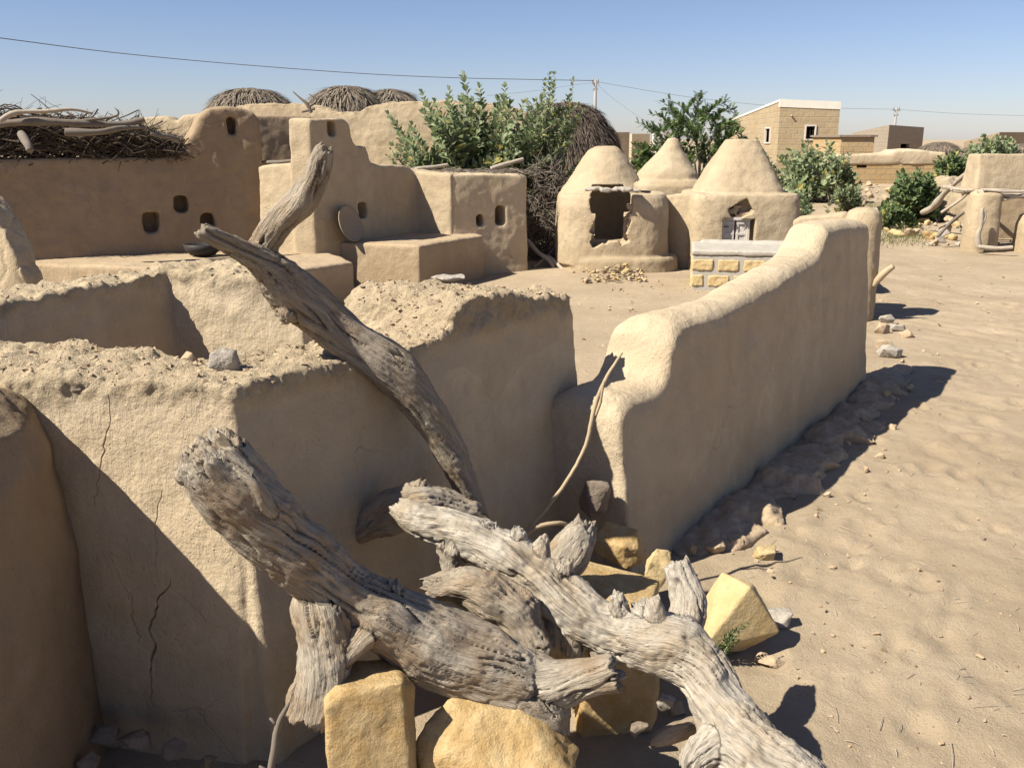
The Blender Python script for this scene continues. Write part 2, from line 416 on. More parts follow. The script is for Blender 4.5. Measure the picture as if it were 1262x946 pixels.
# ---- camera, light, sky ----
cam = bpy.data.cameras.new('camera'); co_ = bpy.data.objects.new('camera', cam); col.objects.link(co_)
co_.location = (0, 0, H); co_.rotation_euler = (math.pi / 2 - PITCH, 0, 0)
cam.sensor_width = 36; cam.lens = 36 * F / 1262; cam.clip_start = .05; cam.clip_end = 8000
scn.camera = co_
SUN_EL = 46.5; SUN_AZ = math.degrees(math.atan2(.445, .92))     # direction the light travels, from +X towards +Y
sl = bpy.data.lights.new('sun', 'SUN'); sl.energy = 5.0; sl.angle = R(.53); sl.color = (1, .94, .82)
so = bpy.data.objects.new('sun', sl); col.objects.link(so)
Ld = Vector((math.cos(R(SUN_AZ)) * math.cos(R(SUN_EL)), math.sin(R(SUN_AZ)) * math.cos(R(SUN_EL)), -math.sin(R(SUN_EL))))
so.rotation_euler = (-Ld).to_track_quat('Z', 'Y').to_euler()
w = bpy.data.worlds.new('World'); scn.world = w; w.use_nodes = True; nt = w.node_tree
sky = nt.nodes.new('ShaderNodeTexSky'); sky.sky_type = 'NISHITA'; sky.sun_disc = False
sky.sun_elevation = R(SUN_EL)
sv = -Ld; sky.sun_rotation = math.atan2(sv.x, sv.y)
sky.air_density = .85; sky.dust_density = .35; sky.ozone_density = 3.0; sky.altitude = 50
bg = nt.nodes['Background']; bg.inputs[1].default_value = .054
tn = nt.nodes.new('ShaderNodeMix'); tn.data_type = 'RGBA'; tn.blend_type = 'MULTIPLY'; tn.inputs[0].default_value = 1; tn.inputs[7].default_value = (1.04, .965, 1.07, 1)
nt.links.new(sky.outputs[0], tn.inputs[6]); nt.links.new(tn.outputs[2], bg.inputs[0])
vs_ = scn.view_settings; vs_.view_transform = 'Standard'; vs_.look = 'None'; vs_.exposure = 1.02; vs_.gamma = 1; vs_.use_curve_mapping = False
scn.cycles.max_bounces = 6; scn.cycles.diffuse_bounces = 4
# ---- ground ----
def dens(a, b, d, far):
    m = list(np.arange(a, b, d)); s = d; x = a; lo = []
    while x > -far: s *= 1.16; x -= s; lo.append(x)
    s = d; x = m[-1]; hi = []
    while x < far: s *= 1.16; x += s; hi.append(x)
    return np.array(lo[::-1] + m + hi)
gx = dens(-.6, 6.2, .024, 4000); gy = dens(1.6, 10.5, .026, 4000)
R0 = np.array(G(765, 500, .78)[:2]); RB0 = np.array(G(830, 680)[:2]); RB1 = np.array(G(1086, 462)[:2])
def ground_h(X, Y):
    P = np.stack([X, Y, 0 * X], -1)
    z = .3 * sstep(20, 34, Y) + .25 * sstep(17, 24, Y) * sstep(1, 6, X) * .5
    z = z + .05 * pn(P * .35, 2) * sstep(7, 14, Y)
    # side of the low wall: outside = trampled sand
    d = (RB1 - RB0) / np.linalg.norm(RB1 - RB0)
    side = (X - RB0[0]) * d[1] - (Y - RB0[1]) * d[0]
    out = sstep(-.15, .25, side) * 1.0
    out = np.maximum(out, sstep(7.3, 8, Y) * sstep(2.6, 3.0, X))
    near = 1 - sstep(14, 30, Y)
    r = .016 * fbm(P * 1.5, 2, 8)
    wv = pn(P * .7, 21) * .8
    u = (X * .80 + Y * .60) * 3.1 + wv * 1.6
    r = r + .012 * np.abs(np.sin(u * math.pi)) * np.clip(.5 + 1.2 * pn(P * 1.3, 22), 0, 1.2)
    r = r + .010 * pn(np.stack([X * 4.2 + Y * 2.0, Y * 3.0 - X, 0 * X], -1), 23) + .006 * pn(P * 11, 24) + .003 * np.abs(pn(P * 22, 25))
    fl = .012 * pn(P * .8, 4)
    return z + near * (out * r + (1 - out) * fl)
XX, YY = np.meshgrid(gx, gy); sh = XX.shape
Z = ground_h(XX.ravel(), YY.ravel()).reshape(sh)
rng = np.random.RandomState(4)
for k in range(900):                                         # footprints and scuffs
    y = 2.0 + 9 * rng.rand() ** 1.3; x = .9 + (5.4 - .4) * rng.rand()
    d = (RB1 - RB0) / np.linalg.norm(RB1 - RB0)
    if (x - RB0[0]) * d[1] - (y - RB0[1]) * d[0] < .35: continue
    a = rng.uniform(.045, .12); b2 = a * rng.uniform(.4, .8); th = rng.uniform(.4, 1.6); dep = rng.uniform(.004, .014)
    i0, i1 = np.searchsorted(gx, [x - 3 * a, x + 3 * a]); j0, j1 = np.searchsorted(gy, [y - 3 * a, y + 3 * a])
    if i1 <= i0 or j1 <= j0: continue
    sx = XX[j0:j1, i0:i1] - x; sy = YY[j0:j1, i0:i1] - y
    u = (sx * math.cos(th) + sy * math.sin(th)) / a; v = (-sx * math.sin(th) + sy * math.cos(th)) / b2
    q = u * u + v * v
    Z[j0:j1, i0:i1] += dep * (-np.exp(-q * 1.3) + .55 * np.exp(-(np.sqrt(q) - 1.45) ** 2 * 5))
ny_, nx_ = sh
V = np.stack([XX.ravel(), YY.ravel(), Z.ravel()], 1)
ii = (np.arange(ny_ - 1)[:, None] * nx_ + np.arange(nx_ - 1)[None, :]).ravel()
Fc = np.stack([ii, ii + 1, ii + 1 + nx_, ii + nx_], 1)
me = bpy.data.meshes.new('ground'); me.from_pydata(V.tolist(), [], Fc.tolist()); me.update()
tag(link('ground', me, M['sand']), 'sandy ground with footprints and swept courtyard', kind='structure')
def gz(x, y):
    i = min(max(int(np.searchsorted(gx, x)), 0), nx_ - 1); j = min(max(int(np.searchsorted(gy, y)), 0), ny_ - 1)
    return float(Z[j, i])
def xy(p): return (p[0], p[1])
# ======== NEAR WALL (front lit face, long shaded side, crumbling top) ========
A0 = G(285, 474, 1.15); A1 = G(706, 364, 1.15); AL = G(0, 455, 1.16)
dA = Vector((A1[0] - A0[0], A1[1] - A0[1], 0)).normalized(); nA = Vector((dA.y, -dA.x, 0))
dF = Vector((AL[0] - A0[0], AL[1] - A0[1], 0)).normalized()
mb = MB()
LA = (Vector(A1) - Vector(A0)).length
wall_solid(mb, A0, A1, [(0.0, 1.15), (.4, 1.135), (.8, 1.125), (.90, 1.13), (LA * .55, 1.17), (LA * .8, 1.19), (LA - .05, 1.17), (LA, 1.12)], lambda s: .30, bo=.11, bi=.02, pix=False, be=.04)
wall_solid(mb, A0, A1, [(.92, 1.02), (1.0, 1.20), (LA * .62, 1.25), (LA * .8, 1.2), (LA - .12, 1.16)], lambda s: .56 if s < LA * .7 else .50, bo=-.10, bi=.02, pix=False)
AFL = (A0[0] + dF.x * 2.6, A0[1] + dF.y * 2.6, 0)
wall_solid(mb, AFL, A0, [(0, 1.19), (.8, 1.18), (1.6, 1.16), (2.0, 1.165), (2.35, 1.15), (2.6, 1.15)], .30, bo=.09, pix=False, be=.0)
mb.prism([(A0[0] - .25, A0[1] + .3, -.1), (A0[0] - .3, A0[1] + .02, -.1), (A0[0] + .09, A0[1] - .09, -.1), (A0[0] + .22, A0[1] + .2, -.1)],
         [(A0[0] - .25, A0[1] + .28, 1.14), (A0[0] - .25, A0[1] + .06, 1.14), (A0[0] - .0, A0[1] + .0, 1.15), (A0[0] + .13, A0[1] + .2, 1.14)])
pf0 = (AFL[0], AFL[1]); pf1 = (A0[0], A0[1])
def oncrack(pts, p0, p1, off):
    o = []
    L = math.hypot(p1[0] - p0[0], p1[1] - p0[1]); dx, dy = (p1[0] - p0[0]) / L, (p1[1] - p0[1]) / L
    for a, b in pts:
        s, z = onplane(a, b, (p0[0] + dy * off, p0[1] - dx * off), (p1[0] + dy * off, p1[1] - dx * off))
        o.append((p0[0] + dy * off + dx * s, p0[1] - dx * off + dy * s, z))
    return o
cr = [(oncrack([(205, 718), (188, 745), (180, 775), (186, 800), (183, 830), (187, 868)], pf0, pf1, .07),  .0062, .05),
      (oncrack([(127, 490), (126, 530), (121, 560), (116, 600), (112, 625)], pf0, pf1, .04), .0045, .016),
      (oncrack([(192, 610), (186, 650), (190, 700)], pf0, pf1, .05), .004, .008),
      (oncrack([(392, 455), (378, 500), (372, 530)], A0, A1, .03), .004, .01),
      (oncrack([(408, 470), (404, 520), (408, 575)], A0, A1, .05), .004, .01)]
cut_ = MB()
near_wall = adobe('mud_wall', mb, .0085, 9, M['mud'], amp=.012, rough=.024, ztop=1.13, cracks=cr[3:])
def crack_open(me, lines):
    """open the shrinkage cracks: refine the skin along each line, then push it in"""
    rg = random.Random(6); nrm = Vector((dF.y, -dF.x, 0)); nrm = nrm if nrm.y < 0 else -nrm; side = nrm.cross(Vector((0, 0, 1))); segs = []
    for pts, w, dep in lines:
        c = [Vector(p) for p in pts]; path = []; jx = 0
        for p, q in zip(c[:-1], c[1:]):
            for k in range(5): jx = jx * .6 + rg.gauss(0, .0045); path.append(p.lerp(q, k / 5) + side * jx)
        path.append(c[-1]); n = len(path)
        for k in range(n - 1):
            x = (k + .5) / n; segs.append((path[k], path[k + 1], w * math.sin(math.pi * x) ** .7 * rg.uniform(.6, 1.3), dep))
    def dist(P):
        u = np.stack([P @ np.array(side), P[:, 2]], 1); best = np.full(len(P), 9.0); wd = np.zeros(len(P)); dp = np.zeros(len(P))
        for p, q, w, dep in segs:
            a_ = np.array([p.dot(side), p.z]); b_ = np.array([q.dot(side), q.z]); ab = b_ - a_; t = np.clip(((u - a_) @ ab) / (ab @ ab), 0, 1)
            d = np.linalg.norm(u - a_ - t[:, None] * ab, axis=1); m = d < best; best[m] = d[m]; wd[m] = w; dp[m] = dep
        return best, wd, dp
    bm = bmesh.new(); bm.from_mesh(me); off = Vector(segs[0][0]).dot(nrm)
    for lvl, rad in ((1, .03), (1, .018), (1, .010)):
        bm.verts.ensure_lookup_table(); P = np.array([v.co[:] for v in bm.verts]); d, _, _ = dist(P); near = (d < rad) & (np.abs(P @ np.array(nrm) - off) < .15)
        ed = [e for e in bm.edges if near[e.verts[0].index] and near[e.verts[1].index]]
        bmesh.ops.subdivide_edges(bm, edges=ed, cuts=lvl, use_grid_fill=True); bm.verts.index_update()
    bm.verts.ensure_lookup_table(); P = np.array([v.co[:] for v in bm.verts]); d, w, dp = dist(P); ok = np.where((d < .02) & (np.abs(P @ np.array(nrm) - off) < .15))[0]
    for i in ok:
        v = bm.verts[int(i)]; v.co = v.co - nrm * float(dp[i] * math.exp(-(d[i] / max(w[i], .0007)) ** 2))
    bm.to_mesh(me); bm.free(); me.update(); me.shade_smooth()
crack_open(near_wall.data, [(cr[0][0], .0024, .03), (cr[1][0], .0011, .008), (cr[2][0], .0010, .006)])
tag(near_wall, 'chest-high mud wall with crumbling top, cracked sunlit front and shaded side behind the driftwood', 'wall')
# crumbs of dry earth lying on the broken tops
def crumbs(mb, n, fn, s0, s1, seed):
    rng = random.Random(seed)
    for k in range(n):
        p = fn(rng); s = s0 + (s1 - s0) * rng.random() ** 3
        pts = [Vector((rng.gauss(0, 1), rng.gauss(0, 1), rng.gauss(0, 1))).normalized() * s * rng.uniform(.7, 1.1) for _ in range(7)]
        q = [Vector(p) + Vector((a.x, a.y, a.z * .75)) for a in pts]
        h = hull(q); mb.add([v.co[:] for v in h.vertices], [tuple(f.vertices) for f in h.polygons]); bpy.data.meshes.remove(h)
def surf_top(me_obj):
    P = co(me_obj.data); N = nr(me_obj.data); ok = np.where((N[:, 2] > .6) & (P[:, 2] > .9))[0]; return P[ok]
TP = surf_top(near_wall)
mb = MB(); crumbs(mb, 2600, lambda r: TP[r.randrange(len(TP))], .003, .017, 1)
tag(mb.build('earth_crumbs', M['clod'], smooth=False), 'loose crumbs of dry earth strewn over the broken tops of the near wall', 'rubble', kind='stuff')

# ======== inner enclosure: shaded long wall + lit wall ========
E1 = G(203, 334, 1.10); E0 = G(0, 372, 1.08); C1 = G(338, 347, 1.06)
dE = (Vector(E1) - Vector(E0)).normalized(); E00 = Vector(E0) - dE * 1.6
mb = MB(); LE = (Vector(E1) - E00).length
wall_solid(mb, E00, E1, [(0, 1.12), (.8, 1.1), (1.6, 1.07), (2.2, 1.08), (LE - .2, 1.09), (LE, 1.1)], .28, bo=.05, pix=False)
wall_solid(mb, E1, C1, [(-.2, 1.1), (.25, 1.11), (.5, 1.08), (.62, 1.07), (.72, 1.0), (.80, .82)], .38, bo=.05, pix=False, be=.02)
enc = adobe('mud_wall', mb, .013, 7, M['mud'], amp=.018, rough=.032, ztop=1.08)
tag(enc, 'low broken mud wall of the inner pen, dark long side and rough sunlit end left of the forked log', 'wall')
TP2 = surf_top(enc)
mb = MB(); crumbs(mb, 500, lambda r: TP2[r.randrange(len(TP2))], .004, .018, 2)
tag(mb.build('earth_crumbs', M['clod'], smooth=False), 'loose crumbs of dry earth along the top of the inner pen wall', 'rubble', kind='stuff')

# ======== rounded buttress at the left edge ========
mb = MB()
mb.loft([ring(-1.75, 1.95, -.1, .56, .78, sq=3.2), ring(-1.76, 1.98, .5, .54, .76, sq=3.2), ring(-1.77, 2.02, .95, .52, .70, sq=3.2), ring(-1.78, 2.05, 1.06, .49, .64, sq=3.0), ring(-1.80, 2.08, 1.13, .40, .52, sq=2.8)])
but = adobe('mud_buttress', mb, .014, 6, M['mud_dark'], amp=.02, rough=.012)
tag(but, 'rounded brown mud buttress against the sunlit front of the near wall at the left edge', 'buttress')

# ======== RIGHT LOW WALL ========
Rp0 = RB0 + (RB0 - RB1) / np.linalg.norm(RB1 - RB0) * .9; dR = (RB1 - RB0) / np.linalg.norm(RB1 - RB0); nR = np.array([dR[1], -dR[0]])
q0 = Rp0 - nR * .09; q1 = RB1 - nR * .09
mb = MB()
prof = [(763, 512), (768, 497), (780, 486), (797, 479), (811, 472), (819, 460), (825, 440), (829, 418), (835, 402), (845, 391), (860, 385), (880, 380), (905, 372), (930, 359), (950, 347), (975, 330), (1000, 318), (1010, 308), (1018, 290), (1024, 276), (1036, 272), (1072, 272)]
Rst = wall_solid(mb, q0, q1, prof, lambda s: .36 if s < .8 else max(.27, .36 - (s - .8) * .15), bo=.10, bi=.06, rd=.10)
def rz(P, N): return 0
Rw = adobe('mud_wall', mb, .0105, 10, M['mud'], amp=.012, extra=lambda P, N: .010 * pn(np.stack([P[:, 0] * 2, P[:, 1] * 2, P[:, 2] * 1.5], 1), 77))
tag(Rw, 'smooth curved-top low mud wall with stepped far end running beside the sand path', 'wall')
# footing of collapsed earth along its base (part of that wall)
mb = MB(); rng2 = random.Random(3)
Lr = float(np.linalg.norm(RB1 - RB0))
s = .15
while s < Lr + .25:
    f = s / Lr; wd = rng2.uniform(.10, .30) + .10 * math.sin(f * 3.1); hh = rng2.uniform(.03, .10)
    c = RB0 + dR * s + nR * (wd * .35)
    pts = [Vector((rng2.gauss(0, 1), rng2.gauss(0, 1), rng2.gauss(0, 1))).normalized() for _ in range(16)]
    h = hull([(c[0] + (p.x * .20) * dR[0] + p.y * wd * .75 * nR[0], c[1] + (p.x * .20) * dR[1] + p.y * wd * .75 * nR[1], .0 + p.z * hh) for p in pts])
    mb.add([v.co[:] for v in h.vertices], [tuple(f_.vertices) for f_ in h.polygons]); s += rng2.uniform(.08, .16)
foot = adobe('footing', mb, .012, 4, M['clod'], parent=None, amp=.022, rough=.022)
foot.parent = Rw; foot['label'] = 'ragged mound of fallen earth along the foot of the wall'

# ======== far end wall and round pillar ========
pc = D(1061, 300, 9.5); 
mb = MB()
mb.loft([ring(pc[0], 9.5, -.1, .20, .22), ring(pc[0], 9.5, .6, .19, .20), ring(pc[0], 9.5, 1.0, .18, .19), ring(pc[0], 9.5, 1.10, .15, .16), ring(pc[0], 9.5, 1.14, .07, .08)])
p0 = D(976, 268, 9.9); p1 = D(1045, 262, 9.7)
wall_solid(mb, p0, p1, [(977, 272), (985, 267), (1012, 266), (1045, 262)], .22, bo=.04)
o = adobe('mud_pillar_wall', mb, .022, 5, M['mud_pale'], amp=.012)
tag(o, 'short pale mud wall ending in a fat round pillar beyond the stepped end of the low wall', 'wall')

# ======== long courtyard wall, left, with niches ========
mb = MB(); F0 = (-7.6, 9.42); F1 = (-3.2, 11.8)
wall_solid(mb, F0, F1, [(-120, 196), (0, 196), (100, 194), (196, 193), (214, 190), (226, 184), (232, 172), (240, 158), (246, 142), (260, 132), (285, 131), (312, 136), (321, 148)], .42, bo=.05)
mb2 = MB(); wall_solid(mb2, (-7.5, 12.3), (-2.8, 11.9), [(100, 160), (150, 150), (180, 144), (205, 142), (216, 150), (224, 141), (252, 138)], .3); tag(adobe('stepped_parapet', mb2, .03, 4, M['mud_pale'], amp=.015), 'pale sunlit stepped parapet behind the right end of the brushwood heap', 'parapet')
cx_ = MB()
dFv = Vector((F1[0] - F0[0], F1[1] - F0[1], 0)).normalized()
def niche(mbx, p0, p1, a, b, c, d, dep, off=.1):
    s0, zt = onplane(a, b, p0, p1); s1, zb = onplane(c, d, p0, p1)
    dd = Vector((p1[0] - p0[0], p1[1] - p0[1], 0)).normalized(); nn = Vector((dd.y, -dd.x, 0))
    cc = Vector((p0[0], p0[1], 0)) + dd * (s0 + s1) / 2 + nn * (off - dep) / 2
    mbx.box((cc.x, cc.y, (zt + zb) / 2), (s1 - s0, dep + off, zt - zb), math.atan2(dd.y, dd.x))
for r_ in [(176, 262, 198, 287), (214, 242, 232, 261), (247, 263, 265, 283), (279, 144, 292, 167)]:
    niche(cx_, F0, F1, *r_, .24)
o = adobe('courtyard_wall', mb, .026, 6, M['mud_dark'], amp=.022, cutters=cx_, it2=2)
tag(o, 'tall brown courtyard wall with small square niches and a raised end, brushwood lying on top', 'wall')

# bench of beaten earth in front
mb = MB()
B = [(-5.6, 10.35), (-2.42, 9.62), G(436, 322, .47)[:2], (-2.2, 11.3), (-3.2, 11.95), (-5.9, 10.5)]
mb.prism([(x, y, -.1) for x, y in B], [(x, y, .47) for x, y in B])
tag(adobe('earth_bench', mb, .024, 8, M['mud_yellow'], amp=.012), 'long low beaten-earth bench along the foot of the tall niche wall', 'bench')

# ======== stepped wall with pillar ========
Hc = G(390, 312, .47)[:2]; Hd = G(505, 288, .56)[:2]
mb = MB(); s_end = math.hypot(Hd[0] - Hc[0], Hd[1] - Hc[1])
wall_solid(mb, Hc, Hd, [(389, 152), (394, 146), (424, 146), (431, 153), (435, 174), (441, 180), (452, 180), (457, 200), (470, 203), (498, 204), (507, 208)], lambda s: .34, bo=.04)
H0 = (-3.35, 11.72)
wall_solid(mb, H0, Hc, [(316, 205), (330, 202), (368, 199), (380, 199)], .3, bo=.03)
# little raised corner so the tall end reads as a square pillar
mb.prism([(Hc[0] - .29, Hc[1] + .08, .3), (Hc[0] - .0, Hc[1] - .02, .3), (Hc[0] + .25, Hc[1] + .42, .3), (Hc[0] - .05, Hc[1] + .6, .3)], [(Hc[0] - .28, Hc[1] + .1, onplane(400, 146, Hc, Hd)[1]), (Hc[0], Hc[1] + .02, onplane(400, 146, Hc, Hd)[1]), (Hc[0] + .22, Hc[1] + .38, onplane(400, 146, Hc, Hd)[1]), (Hc[0] - .05, Hc[1] + .55, onplane(400, 146, Hc, Hd)[1])])
I1 = (-.83, 12.5)
wall_solid(mb, (Hd[0] + .02, Hd[1] + .12), I1, [(500, 208), (515, 211), (556, 214)], .3, bo=.02)
cx_ = MB(); niche(cx_, Hc, Hd, 441, 250, 452, 268, .2); niche(cx_, Hc, Hd, 404, 149, 415, 168, .16)
o = adobe('stepped_wall', mb, .022, 5, M['mud_pale'], amp=.012, cutters=cx_)
tag(o, 'stepped mud wall rising to a square pillar, pale on the left and shaded on the right', 'wall')

# square mud room with two square holes
mb = MB(); J1 = (.24, 13.02)
wall_solid(mb, I1, J1, [(556, 214), (600, 214), (640, 215), (650, 217)], 1.5, bo=.04, bi=0)
cx_ = MB(); niche(cx_, I1, J1, 587, 264, 596, 279, .3); niche(cx_, I1, J1, 611, 254, 622, 277, .3)
o = adobe('mud_storeroom', mb, .024, 4, M['mud'], amp=.012, cutters=cx_)
tag(o, 'square flat-topped mud storeroom with two small dark holes, leafy shrub behind its roof', 'storeroom')

# two-level platform
mb = MB()
K = [G(404, 299, .56)[:2], G(517, 303, .56)[:2], G(597, 290, .56)[:2], (-.6, 12.9), (-1.5, 12.9), (-2.3, 11.6)]
mb.prism([(x * 1.0, y - .02, -.1) for x, y in K], [(x, y, .57) for x, y in K])
tag(adobe('earth_platform', mb, .022, 6, M['mud_yellow'], amp=.010), 'waist-low square-cornered mud platform with a round tray leaning behind it', 'platform')

# cracked sloping wall at left, beyond the pen
mb = MB()
wall_solid(mb, (-5, 6.9), (-1, 5.9), [(-180, 225), (-60, 228), (-22, 242), (-6, 262), (8, 292), (22, 325), (34, 352), (44, 400)], .2, bo=.04)
def scale_cr(P, N):
    return -.014 * np.clip(1 - np.abs(pn(P * 6, 61)) * 9, 0, 1)
tag(adobe('sloping_wall', mb, .02, 4, M['mud_pale'], amp=.02, extra=scale_cr), 'sloping broken wall of cracked scaly mud at the left edge beyond the pen', 'wall')

# walls behind
mb = MB(); wall_solid(mb, (-5.0, 13.6), (-1.2, 15.2), [(290, 146), (318, 142), (345, 141), (375, 143), (405, 146), (425, 152)], .35, bo=.03)
tag(adobe('back_wall', mb, .03, 5, M['mud_dark'], amp=.012), 'shaded mud wall glimpsed between the niche wall and the square pillar', 'wall')
mb = MB(); wall_solid(mb, (-6.0, 18.0), (0.2, 17.0), [(290, 131), (310, 128), (360, 128), (395, 131), (412, 139), (440, 138), (455, 131), (475, 126), (505, 126), (540, 124), (620, 128), (650, 140)], .4, bo=.05)
tag(adobe('back_wall', mb, .035, 3, M['mud_pale'], amp=.02, rough=.02), 'pale crumbling back wall in full sun below the thatched domes', 'wall')

# ======== granaries ========
cx, cy = D(752, 300, 13.55)[0], 13.55
mb = MB()
mb.loft([ring(cx + .10, cy - .02, -.1, .86, .86, sq=3), ring(cx + .10, cy - .02, .17, .84, .84, sq=3), ring(cx + .10, cy - .02, .22, .81, .81, sq=3)])
mb.loft([ring(cx, cy, .1, .80, .78, sq=3.6), ring(cx, cy, .9, .79, .76, sq=3.6), ring(cx, cy, 1.02, .77, .73, sq=3.4), ring(cx, cy, 1.07, .74, .70, sq=3.2)])
mb.loft([ring(cx - .10, cy + .05, .95, .64, .60), ring(cx - .10, cy + .05, 1.11, .62, .58, sq=2.3), ring(cx - .10, cy + .05, 1.2, .54, .51), ring(cx - .11, cy + .05, 1.38, .42, .40), ring(cx - .11, cy + .05, 1.55, .32, .3), ring(cx - .11, cy + .05, 1.65, .24, .22), ring(cx - .10, cy + .05, 1.71, .15, .13)])
cx_ = MB()
a0 = D(734, 297, 12.8); a1 = D(772, 236, 12.8)
cx_.box(((a0[0] + a1[0]) / 2, 12.95, (a0[2] + a1[2]) / 2), (a1[0] - a0[0], 1.1, a1[2] - a0[2]))
a2 = D(728, 262, 12.8); a3 = D(779, 236, 12.8)
cx_.box(((a2[0] + a3[0]) / 2 + .01, 12.9, (a2[2] + a3[2]) / 2 - .02), (a3[0] - a2[0], .62, a3[2] - a2[2] - .02))
cx_.box(((a2[0] + a3[0]) / 2 - .02, 12.92, a1[2] + .02), ((a3[0] - a2[0]) * .8, .5, .1), 0)
cx_.loft([ring(cx, cy + .05, z_, .58, .54, 24) for z_ in (.35, .8, 1.12)] + [ring(cx, cy + .05, 1.3, .34, .32, 24)])
for k_, (u_, v_, w_, h_) in enumerate([(.0, .02, .10, .12), (.02, .35, .08, .3), (.04, -.02, .16, .1), (.98, .3, .12, .22), (1.0, .62, .10, .2), (.96, .02, .14, .1), (.3, .0, .1, .06), (-.04, .75, .14, .16), (1.05, .85, .1, .2)]):
    cx_.box((a0[0] + (a1[0] - a0[0]) * u_, 12.86, a0[2] + (a1[2] - a0[2]) * v_), (w_, .30, h_), 0, rot=Matrix.Rotation(.5 * math.sin(k_ * 2.3), 3, 'Y'))
g1 = adobe('granary', mb, .015, 2, M['mud_pale'], amp=.013, cutters=cx_, it2=1)
tag(g1, 'round mud granary with conical top and a big dark broken doorway', 'granary')
mb = MB()
for k in range(7):
    t = k / 6; mb.box((a2[0] + (a3[0] - a2[0]) * (t * 1.1 - .05), 12.76 + .02 * math.sin(k * 2), a3[2] + .03 + .012 * math.sin(k * 1.9)), (.13, .2, .03 + .012 * (k % 3)), .1 * math.sin(k), )
me = remesh(mb.mesh(), .012, 2); P = co(me); N = nr(me); setco(me, P + N * (.012 * fbm(P * 12, 2))[:, None])
o = link('lintel', me, M['grey'], g1); 
for k, xx in enumerate((a1[0] + .10,)):
    mb = MB(); 
    for j in range(6): mb.box((xx + .015 * math.sin(j * 2.1 + k), 12.93, .5 + j * .082), (.11 + .02 * math.sin(j * 1.3), .16, .062), .1 * math.sin(j))
    me = remesh(mb.mesh(), .014, 1); link('jamb', me, M['clod'], g1)
# granary behind
cx, cy = D(820, 300, 15.2)[0], 15.2
mb = MB()
mb.loft([ring(cx, cy, -.1, .62, .6, sq=3.4), ring(cx, cy, 1.1, .56, .55, sq=3.4), ring(cx, cy, 1.18, .52, .5, sq=3)])
mb.loft([ring(cx - .02, cy, 1.05, .54, .5, sq=2.6), ring(cx - .02, cy, 1.28, .47, .44, sq=2.5), ring(cx, cy, 1.4, .38, .36), ring(cx + .04, cy, 1.62, .2, .18), ring(cx + .05, cy, 1.82, .08, .08)])
mb.prism([(cx - .4, cy - .3, -.1), (cx - .1, cy - .35, -.1), (cx - .1, cy, -.1), (cx - .4, cy, -.1)], [(cx - .36, cy - .25, 1.22), (cx - .12, cy - .25, 1.25), (cx - .14, cy, 1.5), (cx - .36, cy, 1.4)])
tag(adobe('granary', mb, .024, 4, M['mud_pale'], amp=.014), 'smaller stepped mud granary standing behind and between the two others', 'granary')
# low link wall + granary with the little door
mb = MB()
lw0 = D(812, 250, 13.5); lw1 = D(860, 250, 13.2)
wall_solid(mb, (lw0[0], 13.5), (lw1[0], 13.2), [(806, 243), (825, 240), (850, 238), (866, 238)], .5, bo=.05)
cx, cy = D(906, 300, 13.7)[0], 13.7
mb.loft([ring(cx, cy, -.1, .80, .76, sq=6), ring(cx, cy, .8, .79, .74, sq=6), ring(cx, cy, 1.0, .77, .72, sq=6), ring(cx, cy, 1.07, .75, .70, sq=5)])
mb.loft([ring(cx - .02, cy, 1.0, .62, .58, sq=4), ring(cx - .02, cy, 1.12, .60, .56, sq=3.6), ring(cx - .02, cy, 1.4, .46, .42, sq=3), ring(cx, cy, 1.66, .31, .28, sq=2.8), ring(cx, cy, 1.80, .22, .20, sq=2.6)])
cx_ = MB(); d0 = D(891, 300, 12.95); d1 = D(929, 270, 12.95); d2 = D(923, 254, 12.95)
cx_.box(((d0[0] + d1[0]) / 2 + .01, 13.0, (d0[2] + d1[2]) / 2 - .1), (d1[0] - d0[0] + .04, .26, d1[2] - d0[2] + .2))
cx_.box((d2[0] - .10, 13.0, d2[2] - .06), (.30, .24, .2), 0, rot=Matrix.Rotation(R(-30), 3, 'Y'))
g3 = adobe('granary', mb, .016, 2, M['mud_pale'], amp=.013, cutters=cx_, it2=1)
tag(g3, 'square mud granary with tapering top and a small pale wooden door', 'granary')
dc = Vector(D(909, 284, 12.9)); Y_ = 13.06
mb = MB(); wd, hd = .36, .42
for sx in (-1, 1): mb.box((dc.x + sx * wd / 2, Y_ - .01, dc.z - .06), (.035, .05, hd))
mb.box((dc.x, Y_ - .01, dc.z - .06 + hd / 2), (wd + .06, .055, .04)); fr = mb.build('door_frame', M['doorwood'], g3, smooth=False)
for sx in (-1, 1):
    mb = MB(); xc = dc.x + sx * wd / 4; mb.box((xc, Y_, dc.z - .06), (wd / 2 - .024, .022, hd - .03))
    for zz in (-.17, 0.0, .15): mb.box((xc, Y_ - .018, dc.z - .06 + zz), (wd / 2 - .03, .014, .03))
    for s3 in (-1, 1): mb.box((xc + s3 * (wd / 4 - .03), Y_ - .017, dc.z - .06), (.024, .012, hd - .04))
    dl = mb.build('door_leaf', M['doorwood'], g3, smooth=False)
    for zz in (-.1, .1):
        mb = MB(); mb.box((xc + sx * (wd / 4 - .05), Y_ - .031, dc.z - .06 + zz), (.07, .008, .02))
        mb.build('hinge', M['darkstone'], dl, smooth=False)
# exposed stones over the door
mb = MB(); rngs = random.Random(12)
for k in range(26):
    u = rngs.uniform(-.22, .26); v = rngs.uniform(0, .12 + .1 * (1 - abs(u) / .3))
    mb.box((dc.x + u, Y_ + .02, dc.z - .06 + hd / 2 + .03 + v), (rngs.uniform(.05, .1), .08, rngs.uniform(.025, .045)), rngs.uniform(-.2, .2))
me = remesh(mb.mesh(), .012, 1); o = link('lintel', me, M['clod'], g3)

